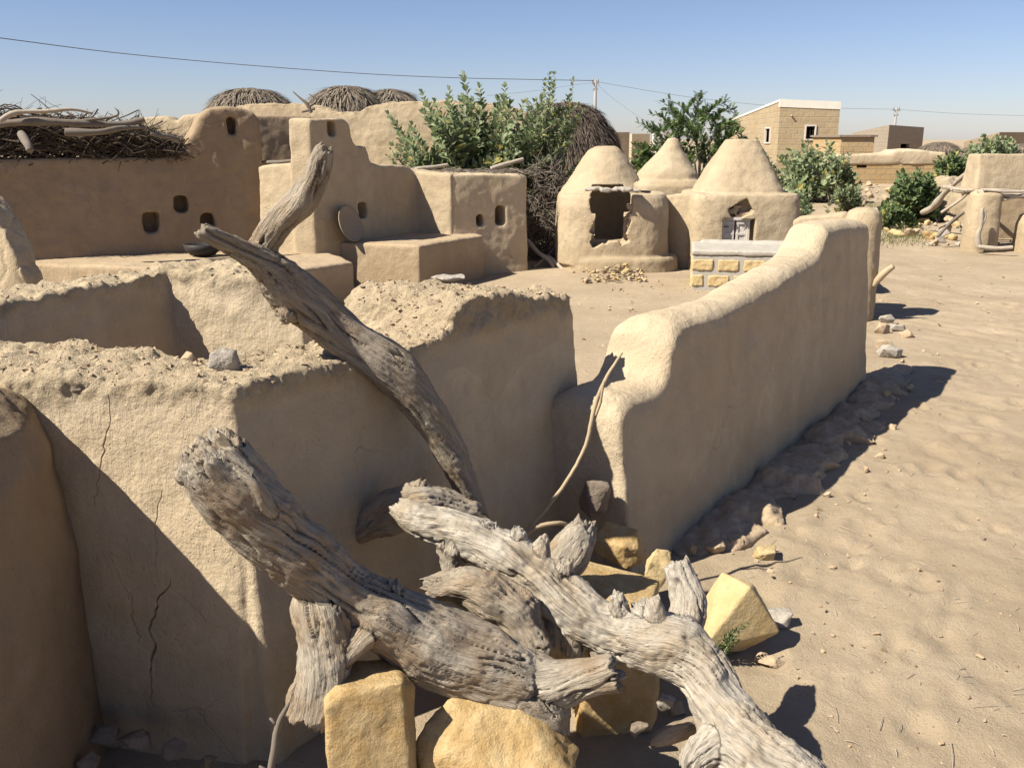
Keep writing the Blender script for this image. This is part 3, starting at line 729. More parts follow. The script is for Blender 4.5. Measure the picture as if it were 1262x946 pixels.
# ======== block trough with cement joints ========
T0 = G(852, 359, 0); T0 = (T0[0], T0[1] + .02); th_ = -.19
Td = Vector((math.cos(th_), math.sin(th_), 0)); Tn = Vector((-Td.y, Td.x, 0)); TL, TW, TH = 2.0, .95, .50
def tp(u, v, z): 
    p = Vector((T0[0], T0[1], 0)) + Td * u + Tn * v; return (p.x, p.y, z)
mb = MB(); mb.box(tp(TL / 2, TW / 2, TH / 2 - .05), (TL, TW, TH - .02), th_)
me = bake(mb.mesh(), [('BEVEL', dict(width=.012, segments=2))])
tr = link('block_bench', me, M['concrete'], smooth=False); tag(tr, 'low bench of yellow stone blocks with cement joints and grey cement top', 'block bench')
mb = MB(); mb.box(tp(TL / 2, TW / 2, TH - .025), (TL + .03, TW + .03, .07), th_); mb.box(tp(TL / 2 - .1, TW - .1, TH + .02), (TL * .8, .14, .05), th_ + .01)
me = bake(mb.mesh(), [('BEVEL', dict(width=.014, segments=2))]); me = remesh(me, .016, 1); P = co(me); N = nr(me); setco(me, P + N * (.007 * fbm(P * 6, 3))[:, None]); link('cement_top', me, M['concrete'], tr)
def blk(c, d, seed):
    mb = MB(); mb.box((0, 0, 0), d); me = remesh(bake(mb.mesh(), [('BEVEL', dict(width=.01, segments=2))]), .009, 1)
    P = co(me); N = nr(me); setco(me, P + N * (.007 * fbm((P + seed) * 14, 3))[:, None]); o = link('stone_block', me, M['yellow_pale'], tr); o.matrix_parent_inverse = Matrix(); o.location = c; o.rotation_euler = (0, 0, th_); return o
for row, z in enumerate((.135, .325)):
    u = -.03 if row else -.03
    k = 0
    while u < TL - .1:
        L_ = .25 if not (row == 0 and k == 0) else .14
        c = tp(u + L_ / 2 + .03, 0.0, z); blk(c, (L_, .03, .135), k + row * 9); u += L_ + .055; k += 1
for row, z in enumerate((.10, .295)):
    for k in range(3):
        c = tp(0, .18 + .3 * k + .06 * row, z); o = blk(c, (.24, .03, .135), 30 + k + row * 5); o.rotation_euler = (0, 0, th_ + math.pi / 2)
def spl(pts, step=.006):
    """smooth curve through (x,y,z,r) rows"""
    A = np.array(pts, float); out = []
    for i in range(len(A) - 1):
        p0 = A[max(i - 1, 0)]; p1 = A[i]; p2 = A[i + 1]; p3 = A[min(i + 2, len(A) - 1)]
        n = max(2, int(np.linalg.norm(p2[:3] - p1[:3]) / step))
        t = np.linspace(0, 1, n, endpoint=False)[:, None]
        out.append(.5 * ((2 * p1) + (-p0 + p2) * t + (2 * p0 - 5 * p1 + 4 * p2 - p3) * t ** 2 + (-p0 + 3 * p1 - 3 * p2 + p3) * t ** 3))
    out.append(A[-1:]); return np.concatenate(out)
def PX(rows, kf=.84):
    o = []
    for a, b, Y, r in rows:
        p = D(a, b, Y); dist = math.sqrt(p[0] ** 2 + p[1] ** 2 + (p[2] - H) ** 2); o.append((p[0], p[1], p[2], r / 1138 * dist * kf))
    return o
def log(name, branches, vox, material, seed, twist=5.0, depth=.012, lump=.012, freq=70, ends=.02, parent=None, holes=0, knob=.25):
    mb = MB(); C = []
    for br in branches:
        c = spl(br); C.append(c)
        q = c[::4] if len(c) > 12 else c
        mb.tube([tuple(x[:3]) for x in q], [max(x[3], .004) for x in q], 20)
    me = remesh(mb.mesh(), vox, 6, .5)
    P = co(me); N = nr(me)
    best = np.full(len(P), 9e9); a_ = np.zeros(len(P)); b_ = np.zeros(len(P)); s_ = np.zeros(len(P)); rr = np.ones(len(P)); endw = np.zeros(len(P)); T_ = np.zeros((len(P), 3))
    for bi, c in enumerate(C):
        X = c[:, :3]; T = np.gradient(X, axis=0); T /= np.linalg.norm(T, axis=1)[:, None] + 1e-9
        for _ in range(3): T[1:-1] = (T[:-2] + T[1:-1] * 2 + T[2:]) / 4
        T /= np.linalg.norm(T, axis=1)[:, None] + 1e-9
        S = np.concatenate([[0], np.cumsum(np.linalg.norm(np.diff(X, axis=0), axis=1))])
        n = np.cross(T[0], [0, 0, 1.0]); n /= np.linalg.norm(n) + 1e-9; Nn = []
        for t in T:
            n = n - t * (n @ t); n /= np.linalg.norm(n) + 1e-9; Nn.append(n)
        Nn = np.array(Nn); M_ = len(X)
        for k0 in range(0, len(P), 12000):
            Q = P[k0:k0 + 12000]; d2 = (Q ** 2).sum(1)[:, None] + (X ** 2).sum(1)[None] - 2 * Q @ X.T; j = d2.argmin(1)
            f = j.astype(float)
            for _ in range(3):                                   # slide to the exact foot point on the curve
                i0 = np.clip(np.floor(f).astype(int), 0, M_ - 2); w1 = (f - i0)[:, None]
                Xi = X[i0] * (1 - w1) + X[i0 + 1] * w1; Ti = T[i0] * (1 - w1) + T[i0 + 1] * w1
                ds = (S[i0 + 1] - S[i0]) + 1e-9
                f = np.clip(f + .7 * np.clip(((Q - Xi) * Ti).sum(1) / ds, -1.5, 1.5), 0, M_ - 1)
            i0 = np.clip(np.floor(f).astype(int), 0, M_ - 2); w1 = (f - i0)[:, None]
            Xi = X[i0] * (1 - w1) + X[i0 + 1] * w1; Ti = T[i0] * (1 - w1) + T[i0 + 1] * w1; Ni = Nn[i0] * (1 - w1) + Nn[i0 + 1] * w1; Bi = np.cross(Ti, Ni)
            Si = S[i0] * (1 - w1[:, 0]) + S[i0 + 1] * w1[:, 0]; ri = c[i0, 3] * (1 - w1[:, 0]) + c[i0 + 1, 3] * w1[:, 0]
            off = Q - Xi; dd = (off ** 2).sum(1) / ri ** 2
            w = dd < best[k0:k0 + 12000]; g = np.where(w)[0]; gi = g + k0; best[gi] = dd[g]
            tw = twist * Si + bi * 1.3 + .4 * np.sin(Si * 5 + seed)
            u = (off * Ni).sum(1); v = (off * Bi).sum(1)
            a_[gi] = (u * np.cos(tw) - v * np.sin(tw))[g]; b_[gi] = (u * np.sin(tw) + v * np.cos(tw))[g]
            s_[gi] = (Si + (off * Ti).sum(1) + bi * 3)[g]; rr[gi] = ri[g]
            e = np.minimum(Si, S[-1] - Si); endw[gi] = (1 - sstep(.0, .05, e))[g]
            T_[gi] = (Ti * np.where(Si > S[-1] / 2, 1, -1)[:, None])[g]
    W = .0045 * np.stack([pn(P * 14, seed), pn(P * 14, seed + 1), pn(P * 14, seed + 2)], 1)      # wandering grain
    g3 = np.stack([a_ + W[:, 0], b_ + W[:, 1], s_ * .075 + W[:, 2] * .3], 1)
    n1 = pn(g3 * freq * .5, seed + 3); n2 = pn(g3 * freq, seed + 5); n3 = pn(g3 * freq * 2.3, seed + 7)
    crack = np.exp(-(n1 / .055) ** 2) * sstep(-.15, .3, pn(P * 7, seed + 9) + .1)
    fine = np.exp(-(n2 / .08) ** 2) * .28 * sstep(-.4, .2, pn(P * 16, seed + 4))
    k = np.minimum(1, rr / .05)
    d = -depth * k * (crack * 1.35 + fine) + depth * .16 * k * n3
    d = d + depth * .8 * k * pn(g3 * freq * .28, seed + 17) + .004 * k * fbm(P * 38, 2, seed + 2) * sstep(-.1, .5, pn(P * 6, seed + 33))
    d = d + lump * k * (pn(P * 11, seed + 11) + knob * np.abs(pn(P * 30, seed + 13)) + .5 * pn(g3 * np.array([freq * .35, freq * .35, freq * .9]), seed + 8))
    if holes: d = d - holes * np.clip(pn(P * 17, seed + 23) - .45, 0, 1) * k * 2.2
    P2 = P + N * d[:, None]
    P2 = P2 + T_ * (endw * ends * (np.abs(pn(np.stack([a_, b_, 0 * a_], 1) * 70, seed + 15)) * 1.6 - .6 + .6 * pn(np.stack([a_, b_, 0 * a_], 1) * 25, seed + 16)))[:, None]
    setco(me, P2)
    at = me.attributes.new('grain', 'FLOAT_VECTOR', 'POINT'); at.data.foreach_set('vector', g3.astype(np.float32).ravel())
    fattr(me, 'groove', np.clip(crack * .85 + fine * .6, 0, 1))
    return link(name, me, material, parent)
o = log('driftwood_log', [
    PX([(600, 668, 2.97, 14), (585, 628, 2.96, 18), (565, 580, 2.94, 21), (543, 535, 2.92, 24), (515, 490, 2.9, 30), (485, 455, 2.88, 35), (450, 430, 2.87, 32), (415, 405, 2.86, 31), (385, 380, 2.84, 34), (350, 350, 2.8, 33), (320, 322, 2.74, 20), (285, 302, 2.67, 15), (258, 288, 2.62, 13), (240, 279, 2.6, 12)]),
    PX([(372, 385, 2.84, 26), (345, 350, 2.82, 26), (326, 322, 2.8, 22), (326, 298, 2.78, 20), (346, 272, 2.75, 21), (374, 244, 2.73, 21), (390, 214, 2.7, 18), (397, 192, 2.69, 15), (404, 176, 2.68, 11)]),
    PX([(372, 360, 2.82, 22), (352, 385, 2.80, 24), (345, 392, 2.80, 14)])], .0052, M['wood_brown'], 11, twist=1.6, depth=.014, lump=.006, holes=.004)
tag(o, 'long grey-brown forked log leaning over the near wall, two prongs pointing up', 'driftwood log')
o = log('driftwood_log', [
    PX([(250, 556, 1.99, 38), (266, 576, 2.0, 45), (300, 615, 2.02, 46), (340, 658, 2.05, 42), (385, 700, 2.08, 40), (430, 735, 2.11, 38), (480, 765, 2.13, 45), (535, 795, 2.15, 52), (590, 815, 2.16, 50), (640, 840, 2.15, 42), (672, 875, 2.12, 28), (690, 908, 2.1, 14)], .95),
    PX([(610, 830, 2.15, 38), (650, 838, 2.15, 36), (690, 840, 2.13, 29), (730, 834, 2.11, 24), (768, 826, 2.1, 24)], .98),
    PX([(408, 712, 2.11, 30), (402, 745, 2.09, 42), (400, 805, 2.04, 36), (392, 850, 2.0, 33), (378, 890, 1.98, 30)], .92),
    PX([(236, 548, 1.97, 18), (244, 560, 1.97, 26), (270, 590, 1.98, 22)], .9), PX([(282, 535, 2.0, 12), (284, 560, 2.0, 20), (296, 590, 2.0, 18)], .9),
    PX([(500, 775, 2.13, 30), (455, 775, 2.08, 26), (425, 800, 2.04, 22), (402, 840, 2.0, 18)]),
    PX([(275, 560, 1.98, 22), (310, 590, 1.96, 14), (325, 620, 1.97, 14), (340, 645, 2.0, 10)]),
    PX([(490, 745, 2.13, 20), (486, 712, 2.13, 8)])], .005, M['wood_grey'], 31, twist=1.8, depth=.016, lump=.010, freq=60, holes=.007)
tag(o, 'thick grey gnarled log with a fat broken head in front of the wall corner', 'driftwood log')
o = log('driftwood_log', [
    PX([(488, 622, 2.66, 12), (515, 640, 2.63, 26), (560, 655, 2.6, 28), (610, 675, 2.55, 34), (655, 705, 2.5, 36), (700, 742, 2.45, 38), (745, 772, 2.4, 35), (790, 785, 2.36, 40), (830, 795, 2.33, 44), (865, 825, 2.28, 40), (885, 865, 2.22, 40), (905, 905, 2.15, 46), (940, 948, 2.07, 54), (985, 995, 2.0, 60), (1015, 1050, 1.97, 52)]),
    PX([(830, 790, 2.36, 30), (848, 750, 2.44, 24), (842, 715, 2.5, 20), (832, 688, 2.53, 17)]),
    PX([(800, 785, 2.36, 34), (790, 755, 2.38, 26), (780, 742, 2.38, 14)]),
    PX([(905, 900, 2.16, 30), (935, 895, 2.2, 14), (938, 870, 2.22, 10)]),
    PX([(900, 905, 2.14, 36), (860, 930, 2.1, 22), (852, 950, 2.08, 16)]),
    PX([(720, 770, 2.42, 22), (715, 800, 2.42, 12)])] + [PX([(a, b, Y, 24), (a + dx * 1.5, b + dy * 1.45, Y, r)]) for a, b, Y, dx, dy, r in [(600, 672, 2.56, 4, -22, 9), (632, 690, 2.53, 6, -30, 9), (660, 706, 2.5, 8, -32, 8), (684, 726, 2.47, 10, -30, 10), (560, 668, 2.58, -4, 26, 15), (645, 712, 2.5, -4, 30, 15), (668, 730, 2.47, -6, 32, 17), (694, 752, 2.44, -6, 30, 17), (712, 768, 2.42, -6, 26, 16), (766, 780, 2.38, -4, -34, 10), (812, 785, 2.34, -6, -36, 9), (745, 775, 2.4, -8, 28, 8)]], .005, M['wood_pale'], 57, twist=1.4, depth=.010, lump=.012, knob=.6, freq=60, holes=.006)
tag(o, 'bleached whitish gnarled log running down to the sand at the bottom right of the woodpile', 'driftwood log')
o = log('root_stump', [
    PX([(437, 668, 2.78, 8), (450, 650, 2.78, 20), (490, 630, 2.76, 34), (535, 622, 2.76, 32), (585, 640, 2.78, 24), (605, 655, 2.8, 10)]),
    PX([(500, 620, 2.76, 22), (520, 600, 2.76, 14), (525, 592, 2.76, 6)])], .006, M['wood_grey'], 71, twist=3, depth=.013, lump=.02, holes=.01)
tag(o, 'dark jagged root piece in shade behind the upper end of the bleached log', 'root')
o = log('root_stump', [
    PX([(525, 725, 2.42, 16), (560, 722, 2.42, 26), (600, 735, 2.4, 34), (640, 765, 2.36, 34), (662, 800, 2.33, 26), (668, 830, 2.3, 14)])], .006, M['wood_brown'], 83, twist=2, depth=.015, lump=.024, holes=.012)
tag(o, 'rotten brown root lump wedged between the grey log and the bleached log', 'root')
o = log('wood_block', [
    PX([(722, 640, 2.8, 15), (712, 660, 2.78, 26), (695, 688, 2.74, 30), (678, 712, 2.7, 24)])], .006, M['wood_grey'], 97, twist=1, depth=.014, lump=.008, ends=.03)
tag(o, 'short split chunk of grey wood standing behind the bleached log', 'wood chunk')
o = log('wood_block', [PX([(800, 915, 2.25, 7), (825, 905, 2.25, 12), (858, 893, 2.27, 13), (870, 886, 2.27, 8)])], .005, M['wood_grey'], 99, twist=1, depth=.008, lump=.008)
tag(o, 'small dark splinter of wood lying under the foot of the bleached log', 'wood chunk')
# thin sticks
def stick(name, rows, m, label, cat='stick', extra=(), seed=0, k_=1.0):
    mb = MB()
    for rw in (rows,) + tuple(extra):
        c = spl(PX(rw), .02); P = c[:, :3] + .002 * np.stack([pn(c[:, :3] * 40, seed), pn(c[:, :3] * 40, seed + 1), pn(c[:, :3] * 40, seed + 2)], 1)
        mb.tube([tuple(p) for p in P], [max(.0015, k_ * r * (1 + .12 * math.sin(i * .31))) for i, r in enumerate(c[:, 3])], 8)
    o = mb.build(name, m); return tag(o, label, cat)
stick('bare_stick', [(652, 650, 3.2, 3.5), (672, 628, 3.22, 4.5), (700, 590, 3.25, 5.5), (722, 548, 3.28, 6), (732, 505, 3.3, 6), (745, 470, 3.3, 5.5), (767, 434, 3.32, 4)], M['stick'], 'long thin pale peeled stick leaning on the low shelf between the two walls', extra=([(733, 515, 3.3, 4), (740, 495, 3.28, 3.5), (744, 470, 3.27, 2.5)],), k_=.52)
stick('bare_stick', [(640, 665, 3.0, 3), (660, 650, 3.02, 3.5), (690, 644, 3.05, 3), (706, 650, 3.1, 2.5)], M['stick'], 'short curved twig lying behind the bleached log at the foot of the leaning stick')
stick('bare_stick', [(330, 960, 1.88, 4), (338, 925, 1.89, 4.5), (342, 895, 1.9, 4), (352, 874, 1.9, 3), (356, 866, 1.9, 1.5)], M['twig'], 'brown twig standing at the foot of the near wall corner', extra=([(341, 893, 1.9, 2.5), (332, 884, 1.9, 1.5)], [(332, 950, 1.88, 2.5), (320, 944, 1.87, 1.5)]))
stick('bare_stick', [(1076, 352, 9.35, 4), (1088, 338, 9.3, 4.5), (1101, 328, 9.25, 4)], M['stick'], 'thick stick end poking out beside the round pillar')
# ---- rocks ----
def rk(px, py, Y, dpx, m, label, seed, rot=(0, 0, 0), blocky=.5, amp=.03, cat='rock', group=None, nm='rock', z=None, n=14):
    p = D(px, py, Y) if Y else G(px, py, 0)
    dist = math.sqrt(p[0] ** 2 + p[1] ** 2 + (p[2] - H) ** 2); k = dist / 1138
    d = tuple(x * k for x in dpx)
    if not Y: p = (p[0], p[1], gz(p[0], p[1]) + d[2] * .25)
    return rock(nm, p, d, seed, M[m], label, cat, rot, blocky, None, amp, group, n)
rk(450, 935, 2.0, (116, 95, 215), 'yellow', 'tall honey-coloured stone block under the standing root of the grey log', 3, (R(-8), R(3), R(15)), .92, .022, n=26)
rk(600, 945, 2.04, (215, 130, 185), 'yellow', 'broad rough yellow boulder under the middle of the grey log', 8, (R(-14), R(10), R(-8)), .62, .035, n=20)
rk(757, 838, 2.62, (100, 100, 110), 'yellow', 'squared ochre stone in shade under the bleached log', 5, (R(4), R(2), R(8)), .95, .018, n=26)
rk(898, 768, 2.98, (112, 84, 112), 'yellow_pale', 'large flat-faced yellow stone standing beside the bleached log', 21, (R(-24), R(18), R(-38)), .7, .008, n=16)
rk(765, 672, 3.25, (78, 60, 60), 'yellow', 'yellow stone lying between the wood chunk and the low wall', 23, (R(10), R(20), R(10)), .6)
rk(812, 700, 3.0, (36, 20, 66), 'yellow_pale', 'thin upright yellow stone chip beside the forked end of the bleached log', 25, (R(-15), R(15), R(5)), .5)
rk(748, 742, 2.85, (120, 100, 60), 'yellow', 'wide flat ochre slab in shade behind the bleached log', 26, (R(-8), R(8), R(-20)), .85, .012, n=22)
rk(690, 800, 2.5, (120, 100, 120), 'yellow', 'brown-yellow stone in deep shade between the two big logs', 27, (0, R(5), R(20)), .7)
rk(620, 740, 2.75, (150, 120, 90), 'clod', 'large lump of dry earth behind the rotten root', 28, (0, 0, 0), .4)
rk(735, 612, 3.5, (44, 36, 60), 'darkstone', 'dark brown clod in the corner where the two walls meet', 29)
rk(940, 690, None, (40, 34, 26), 'yellow_pale', 'small flat pale stone on the sand beyond the yellow boulder', 31)
rk(880, 684, None, (30, 26, 24), 'clod', 'brown stone half sunk at the start of the wall footing', 33)
rk(908, 676, None, (26, 24, 20), 'clod', 'small pinkish clod beside the flat pale stone', 34)
rk(956, 770, None, (46, 34, 28), 'grey', 'rounded dusty stone in shade right of the yellow boulder', 35)
rk(948, 812, None, (44, 26, 16), 'clod', 'flat dusty stone half buried in the sand right of the bleached log', 36)
rk(820, 862, 2.45, (26, 26, 26), 'grey', 'small grey pebble below the squared ochre stone', 37)
rk(786, 896, 2.4, (30, 24, 22), 'darkstone', 'small dark reddish pebble on the ground under the squared ochre stone', 38)
rk(551, 342, 4.1, (52, 30, 10), 'grey', 'thin flat pale stone lying on top of the near wall', 39, (0, 0, R(5)), .5)
rk(279, 446, 2.63, (44, 34, 34), 'grey', 'pale grey angular stone on the near wall corner', 40, (R(20), R(10), R(20)), .4)
rk(235, 441, 2.75, (26, 22, 20), 'clod', 'crusty earth clod on the wall top left of the grey stone', 41)
rk(98, 475, 2.55, (48, 20, 18), 'darkstone', 'dark slaty stone set in the broken edge of the near wall', 42, (R(60), 0, R(-10)), .6)
rk(117, 468, 2.58, (30, 20, 16), 'grey', 'grey stone chip beside the slaty stone in the wall edge', 43)
rk(188, 453, 2.68, (40, 24, 10), 'grey', 'small bluish flat stone bedded in the near wall top', 44)
for k, (a, b, s) in enumerate([(1096, 440, 30), (1088, 428, 24), (1104, 408, 22), (1116, 416, 18), (1092, 398, 20), (1087, 412, 24)]):
    rk(a, b, None, (s, s * .8, s * .7), 'clod' if k % 2 else 'grey', 'stone in the little heap behind the far end of the low wall', 50 + k, group='stones heaped at the far end of the low wall')
for k, (a, b, s) in enumerate([(75, 925, 46), (130, 905, 34), (168, 912, 42), (215, 925, 40), (255, 938, 30), (40, 940, 50), (105, 938, 30)]):
    p = G(a, b, .05); rk(a, b, p[1] - .1, (s, s * .8, s * .6), 'darkstone', 'dark stone in the shade at the foot of the near wall front', 60 + k, group='dark stones at the foot of the near wall')
rg = random.Random(78)
for k in range(30):
    s_ = rg.uniform(.0, Lr); wv_ = rg.uniform(.16, .48); x, y = RB0 + dR * s_ + nR * wv_; s = rg.uniform(.03, .085)
    rock('earth_clod', (x, y, gz(x, y) + .03 * (wv_ < .3) + s * .15), (s, s * .8, s * .6), 120 + k % 6, M[rg.choice(['clod', 'clod', 'yellow_pale', 'mud'])], 'lump of earth fallen along the foot of the long low wall', 'clod', (rg.uniform(-.5, .5), rg.uniform(-.5, .5), rg.uniform(0, 6)), group='lumps fallen along the foot of the low wall')
mb = MB()
for k in range(420):
    y = 2.3 + 10 * rg.random() ** 1.5; x = rg.uniform(.9, 1.2 + y * .6)
    if (x - RB0[0]) * dR[1] - (y - RB0[1]) * dR[0] < .1 and y < 7.2: continue
    a = rg.uniform(0, 3.14); l = rg.uniform(.01, .06) if k % 12 else rg.uniform(.06, .14); d = Vector((math.cos(a), math.sin(a), 0)); p = Vector((x, y, gz(x, y) + .004)); e_ = p + d * l; e_.z = gz(e_.x, e_.y) + .006
    mb.tube([p, p.lerp(e_, .5) + Vector((0, 0, .004)), e_], rg.uniform(.0007, .0018), 4, cap=False)
tag(mb.build('straw_litter', M['twig_grey']), 'bits of straw and fine twigs scattered over the sand', 'litter', kind='stuff')
rg = random.Random(77)
for k in range(34):
    a = rg.uniform(560, 860); b = rg.uniform(660, 900); Y = D(a, b, 1)[1] and G(a, b, 0)[1]
    x, y, _ = G(a, b, .0)
    if x < .0 or (x - RB0[0]) * dR[1] - (y - RB0[1]) * dR[0] > .6: continue
    s = rg.uniform(.03, .09)
    rock('rock', (x, y, gz(x, y) + s * .2), (s, s * .8, s * .6), 100 + k % 7, M[rg.choice(['clod', 'yellow', 'grey', 'clod'])], 'small loose stone on the ground beneath the driftwood', 'rock', (rg.uniform(0, 3), rg.uniform(0, 3), rg.uniform(0, 6)), group='loose stones beneath the driftwood')
# grit and little stones over the sand
mb = MB(); rg = random.Random(5)
for k in range(2600):
    y = 2.1 + 11 * rg.random() ** 1.6; x = rg.uniform(.6, 1.2 + y * .62)
    side = (x - RB0[0]) * dR[1] - (y - RB0[1]) * dR[0]
    if side < .05 and y < 7.2: continue
    s = .003 + .012 * rg.random() ** 5 * (1 + .5 * (side < .5))
    if side < .45 and rg.random() < .6: s *= 1.7
    v = [Vector((rg.gauss(0, 1), rg.gauss(0, 1), rg.gauss(0, .7))).normalized() * s * rg.uniform(.7, 1.1) for _ in range(6)]
    me_ = hull([q + Vector((x, y, gz(x, y) + s * .3)) for q in v]); mb.mi = 1 if rg.random() < .25 else 0
    mb.add([q.co[:] for q in me_.vertices], [tuple(f.vertices) for f in me_.polygons]); bpy.data.meshes.remove(me_)
tag(mb.build('pebbles', [M['clod'], M['whitewash']], smooth=False), 'grit and tiny pebbles scattered over the sand', 'pebbles', kind='stuff')
for k in range(46):
    y = 2.4 + 9 * rg.random() ** 1.3; x = rg.uniform(.9, 1.2 + y * .58)
    side = (x - RB0[0]) * dR[1] - (y - RB0[1]) * dR[0]
    if side < .3 and y < 7.2: continue
    s = rg.uniform(.012, .032)
    rock('dung_clod', (x, y, gz(x, y) + s * .15), (s * 1.3, s, s * .6), 110 + k % 5, M[rg.choice(['clod', 'darkstone', 'clod'])], 'small brown clod lying on the open sand', 'clod', (0, 0, rg.uniform(0, 6)), group='small clods on the open sand')
def bld(name, plan, z0, zt, material, holes=(), label=None, wallt=.22, cat='building', top_open=True):
    """brick walls with real openings; plan = 4 corners seen counter-clockwise from above, zt per corner"""
    mb = MB(); n = len(plan); zt = zt if hasattr(zt, '__len__') else [zt] * n
    mb.prism([(x, y, z0) for x, y in plan], [(x, y, z) for (x, y), z in zip(plan, zt)])
    c = Vector((sum(p[0] for p in plan) / n, sum(p[1] for p in plan) / n, 0)); ins = []
    for x, y in plan:
        v = c - Vector((x, y, 0)); v = v * min(.5, wallt * 1.4 / v.length); ins.append((x + v.x, y + v.y))
    cm = MB(); cm.prism([(x, y, z0 + .1) for x, y in ins], [(x, y, z - .25) for (x, y), z in zip(ins, zt)])
    for i, s0, s1, a, b in holes:
        p, q = Vector((*plan[i], 0)), Vector((*plan[(i + 1) % n], 0)); d = (q - p).normalized(); cc = p + d * (s0 + s1) / 2
        cm.box((cc.x, cc.y, (a + b) / 2), (s1 - s0, wallt * 3.2, b - a), math.atan2(d.y, d.x))
    me = cut(mb.mesh(), cm)
    uvl = me.uv_layers.new(name='UVMap')
    for p in me.polygons:
        nn = p.normal; h = Vector((nn.x, nn.y, 0))
        if h.length > .3:
            h.normalize(); t = Vector((-h.y, h.x, 0))
            for li in p.loop_indices: v = me.vertices[me.loops[li].vertex_index].co; uvl.data[li].uv = (v.dot(t), v.z)
        else:
            for li in p.loop_indices: v = me.vertices[me.loops[li].vertex_index].co; uvl.data[li].uv = (v.x, v.y)
    o = link(name, me, material, smooth=False); return tag(o, label, cat)
def cap(name, plan, z, h, over, material, parent, faces=(0, 1, 2, 3), zt=None):
    n = len(plan); mb = MB(); zt = zt or [z] * n
    for i in faces:
        p, q = Vector((*plan[i], 0)), Vector((*plan[(i + 1) % n], 0)); d = (q - p); L = d.length; d.normalize(); t = Vector((d.y, -d.x, 0))
        a, b = p - d * over, q + d * (over - .004)
        pts = [(a + t * over, zt[i]), (b + t * over, zt[(i + 1) % n]), (b - t * .2, zt[(i + 1) % n]), (a - t * .2, zt[i])]
        mb.prism([(v.x, v.y, zz - h) for v, zz in pts], [(v.x, v.y, zz + .02) for v, zz in pts])
    return mb.build(name, material, parent, smooth=False)
def face_s(plan, i, px): return onplane(px, 170, plan[i], plan[(i + 1) % len(plan)])[0]
def face_z(plan, i, px, py): return onplane(px, py, plan[i], plan[(i + 1) % len(plan)])[1]
def P2(px, py, Y): return D(px, py, Y)[:2]
# main house
A_ = P2(962, 125, 36); B_ = P2(1036, 127, 35.8); Cc = P2(900, 148, 47); Dd = (Cc[0] + B_[0] - A_[0] + .6, Cc[1] + .8)
pl = [A_, B_, Dd, Cc]; zA = D(962, 123, 36)[2]; zB = D(1036, 126, 35.8)[2]; zC = D(900, 148, 47)[2]
hs = [(0, face_s(pl, 0, 991), face_s(pl, 0, 1005), face_z(pl, 0, 998, 173), face_z(pl, 0, 998, 154)),
      (3, face_s(pl, 3, 944), face_s(pl, 3, 949), face_z(pl, 3, 946, 177), face_z(pl, 3, 946, 157))]
s_a, s_b = sorted((face_s(pl, 3, 943), face_s(pl, 3, 949.5))); hs[1] = (3, s_a, s_b, hs[1][3], hs[1][4])
house = bld('brick_house', pl, .2, [zA, zB, zB, zC], M['brick'], hs, 'pale brick house with a whitewashed parapet and one dark square window', cat='house')
cap('parapet', pl, zA, .26, .02, M['whitewash'], house, (0,), [zA, zB, zB, zC]); cap('parapet', pl, zA, .06, .025, M['whitewash'], house, (3,), [zA, zB, zB, zC])
def winframe(pl, hole, parent, m, bars=3):
    i, s0, s1, a, b = hole; p, q = Vector((*pl[i], 0)), Vector((*pl[(i + 1) % 4], 0)); d = (q - p).normalized(); ang = math.atan2(d.y, d.x); t = Vector((d.y, -d.x, 0))
    mb = MB(); w_ = .05
    for s_ in (s0 + w_ / 2, s1 - w_ / 2): c = p + d * s_ + t * .005; mb.box((c.x, c.y, (a + b) / 2), (w_, .08, b - a), ang)
    c = p + d * (s0 + s1) / 2 + t * .005
    for zz in (a + w_ / 2, b - w_ / 2): mb.box((c.x, c.y, zz), (s1 - s0 - 2 * w_ - .004, .078, w_), ang)
    w = mb.build('window', m, parent, smooth=False)
    mb = MB()
    for k in range(bars):
        c = p + d * (s0 + (s1 - s0) * (k + 1) / (bars + 1)) - t * .03; mb.tube([(c.x, c.y, a + .01), (c.x, c.y, b - .01)], .008, 5)
    mb.build('bars', M['dark'], w)
winframe(pl, hs[0], house, M['doorwood']); winframe(pl, hs[1], house, M['doorwood'], 1)
mb = MB(); c = Vector((*P2(974, 142, 36.1), face_z(pl, 0, 974, 142)))
mb.tube([c + Vector((0, .1, 0)), c + Vector((0, -.25, -.02))], .03, 8); mb.build('drain_spout', M['concrete'], house)
# yellow stone block building
A_ = P2(1037, 168, 33.5); B_ = P2(1078, 168, 33.4); pl = [A_, B_, (B_[0] - .3, B_[1] + 3), (A_[0] - .3, A_[1] + 3)]
z1 = D(1037, 169, 33.5)[2]; o = bld('stone_hut', pl, .2, z1, M['brick_yellow'], [], 'small ochre stone hut with flat roof beside the pale brick house', cat='hut')
cap('roof_slab', pl, z1 + .05, .05, .08, M['darkstone'], o)
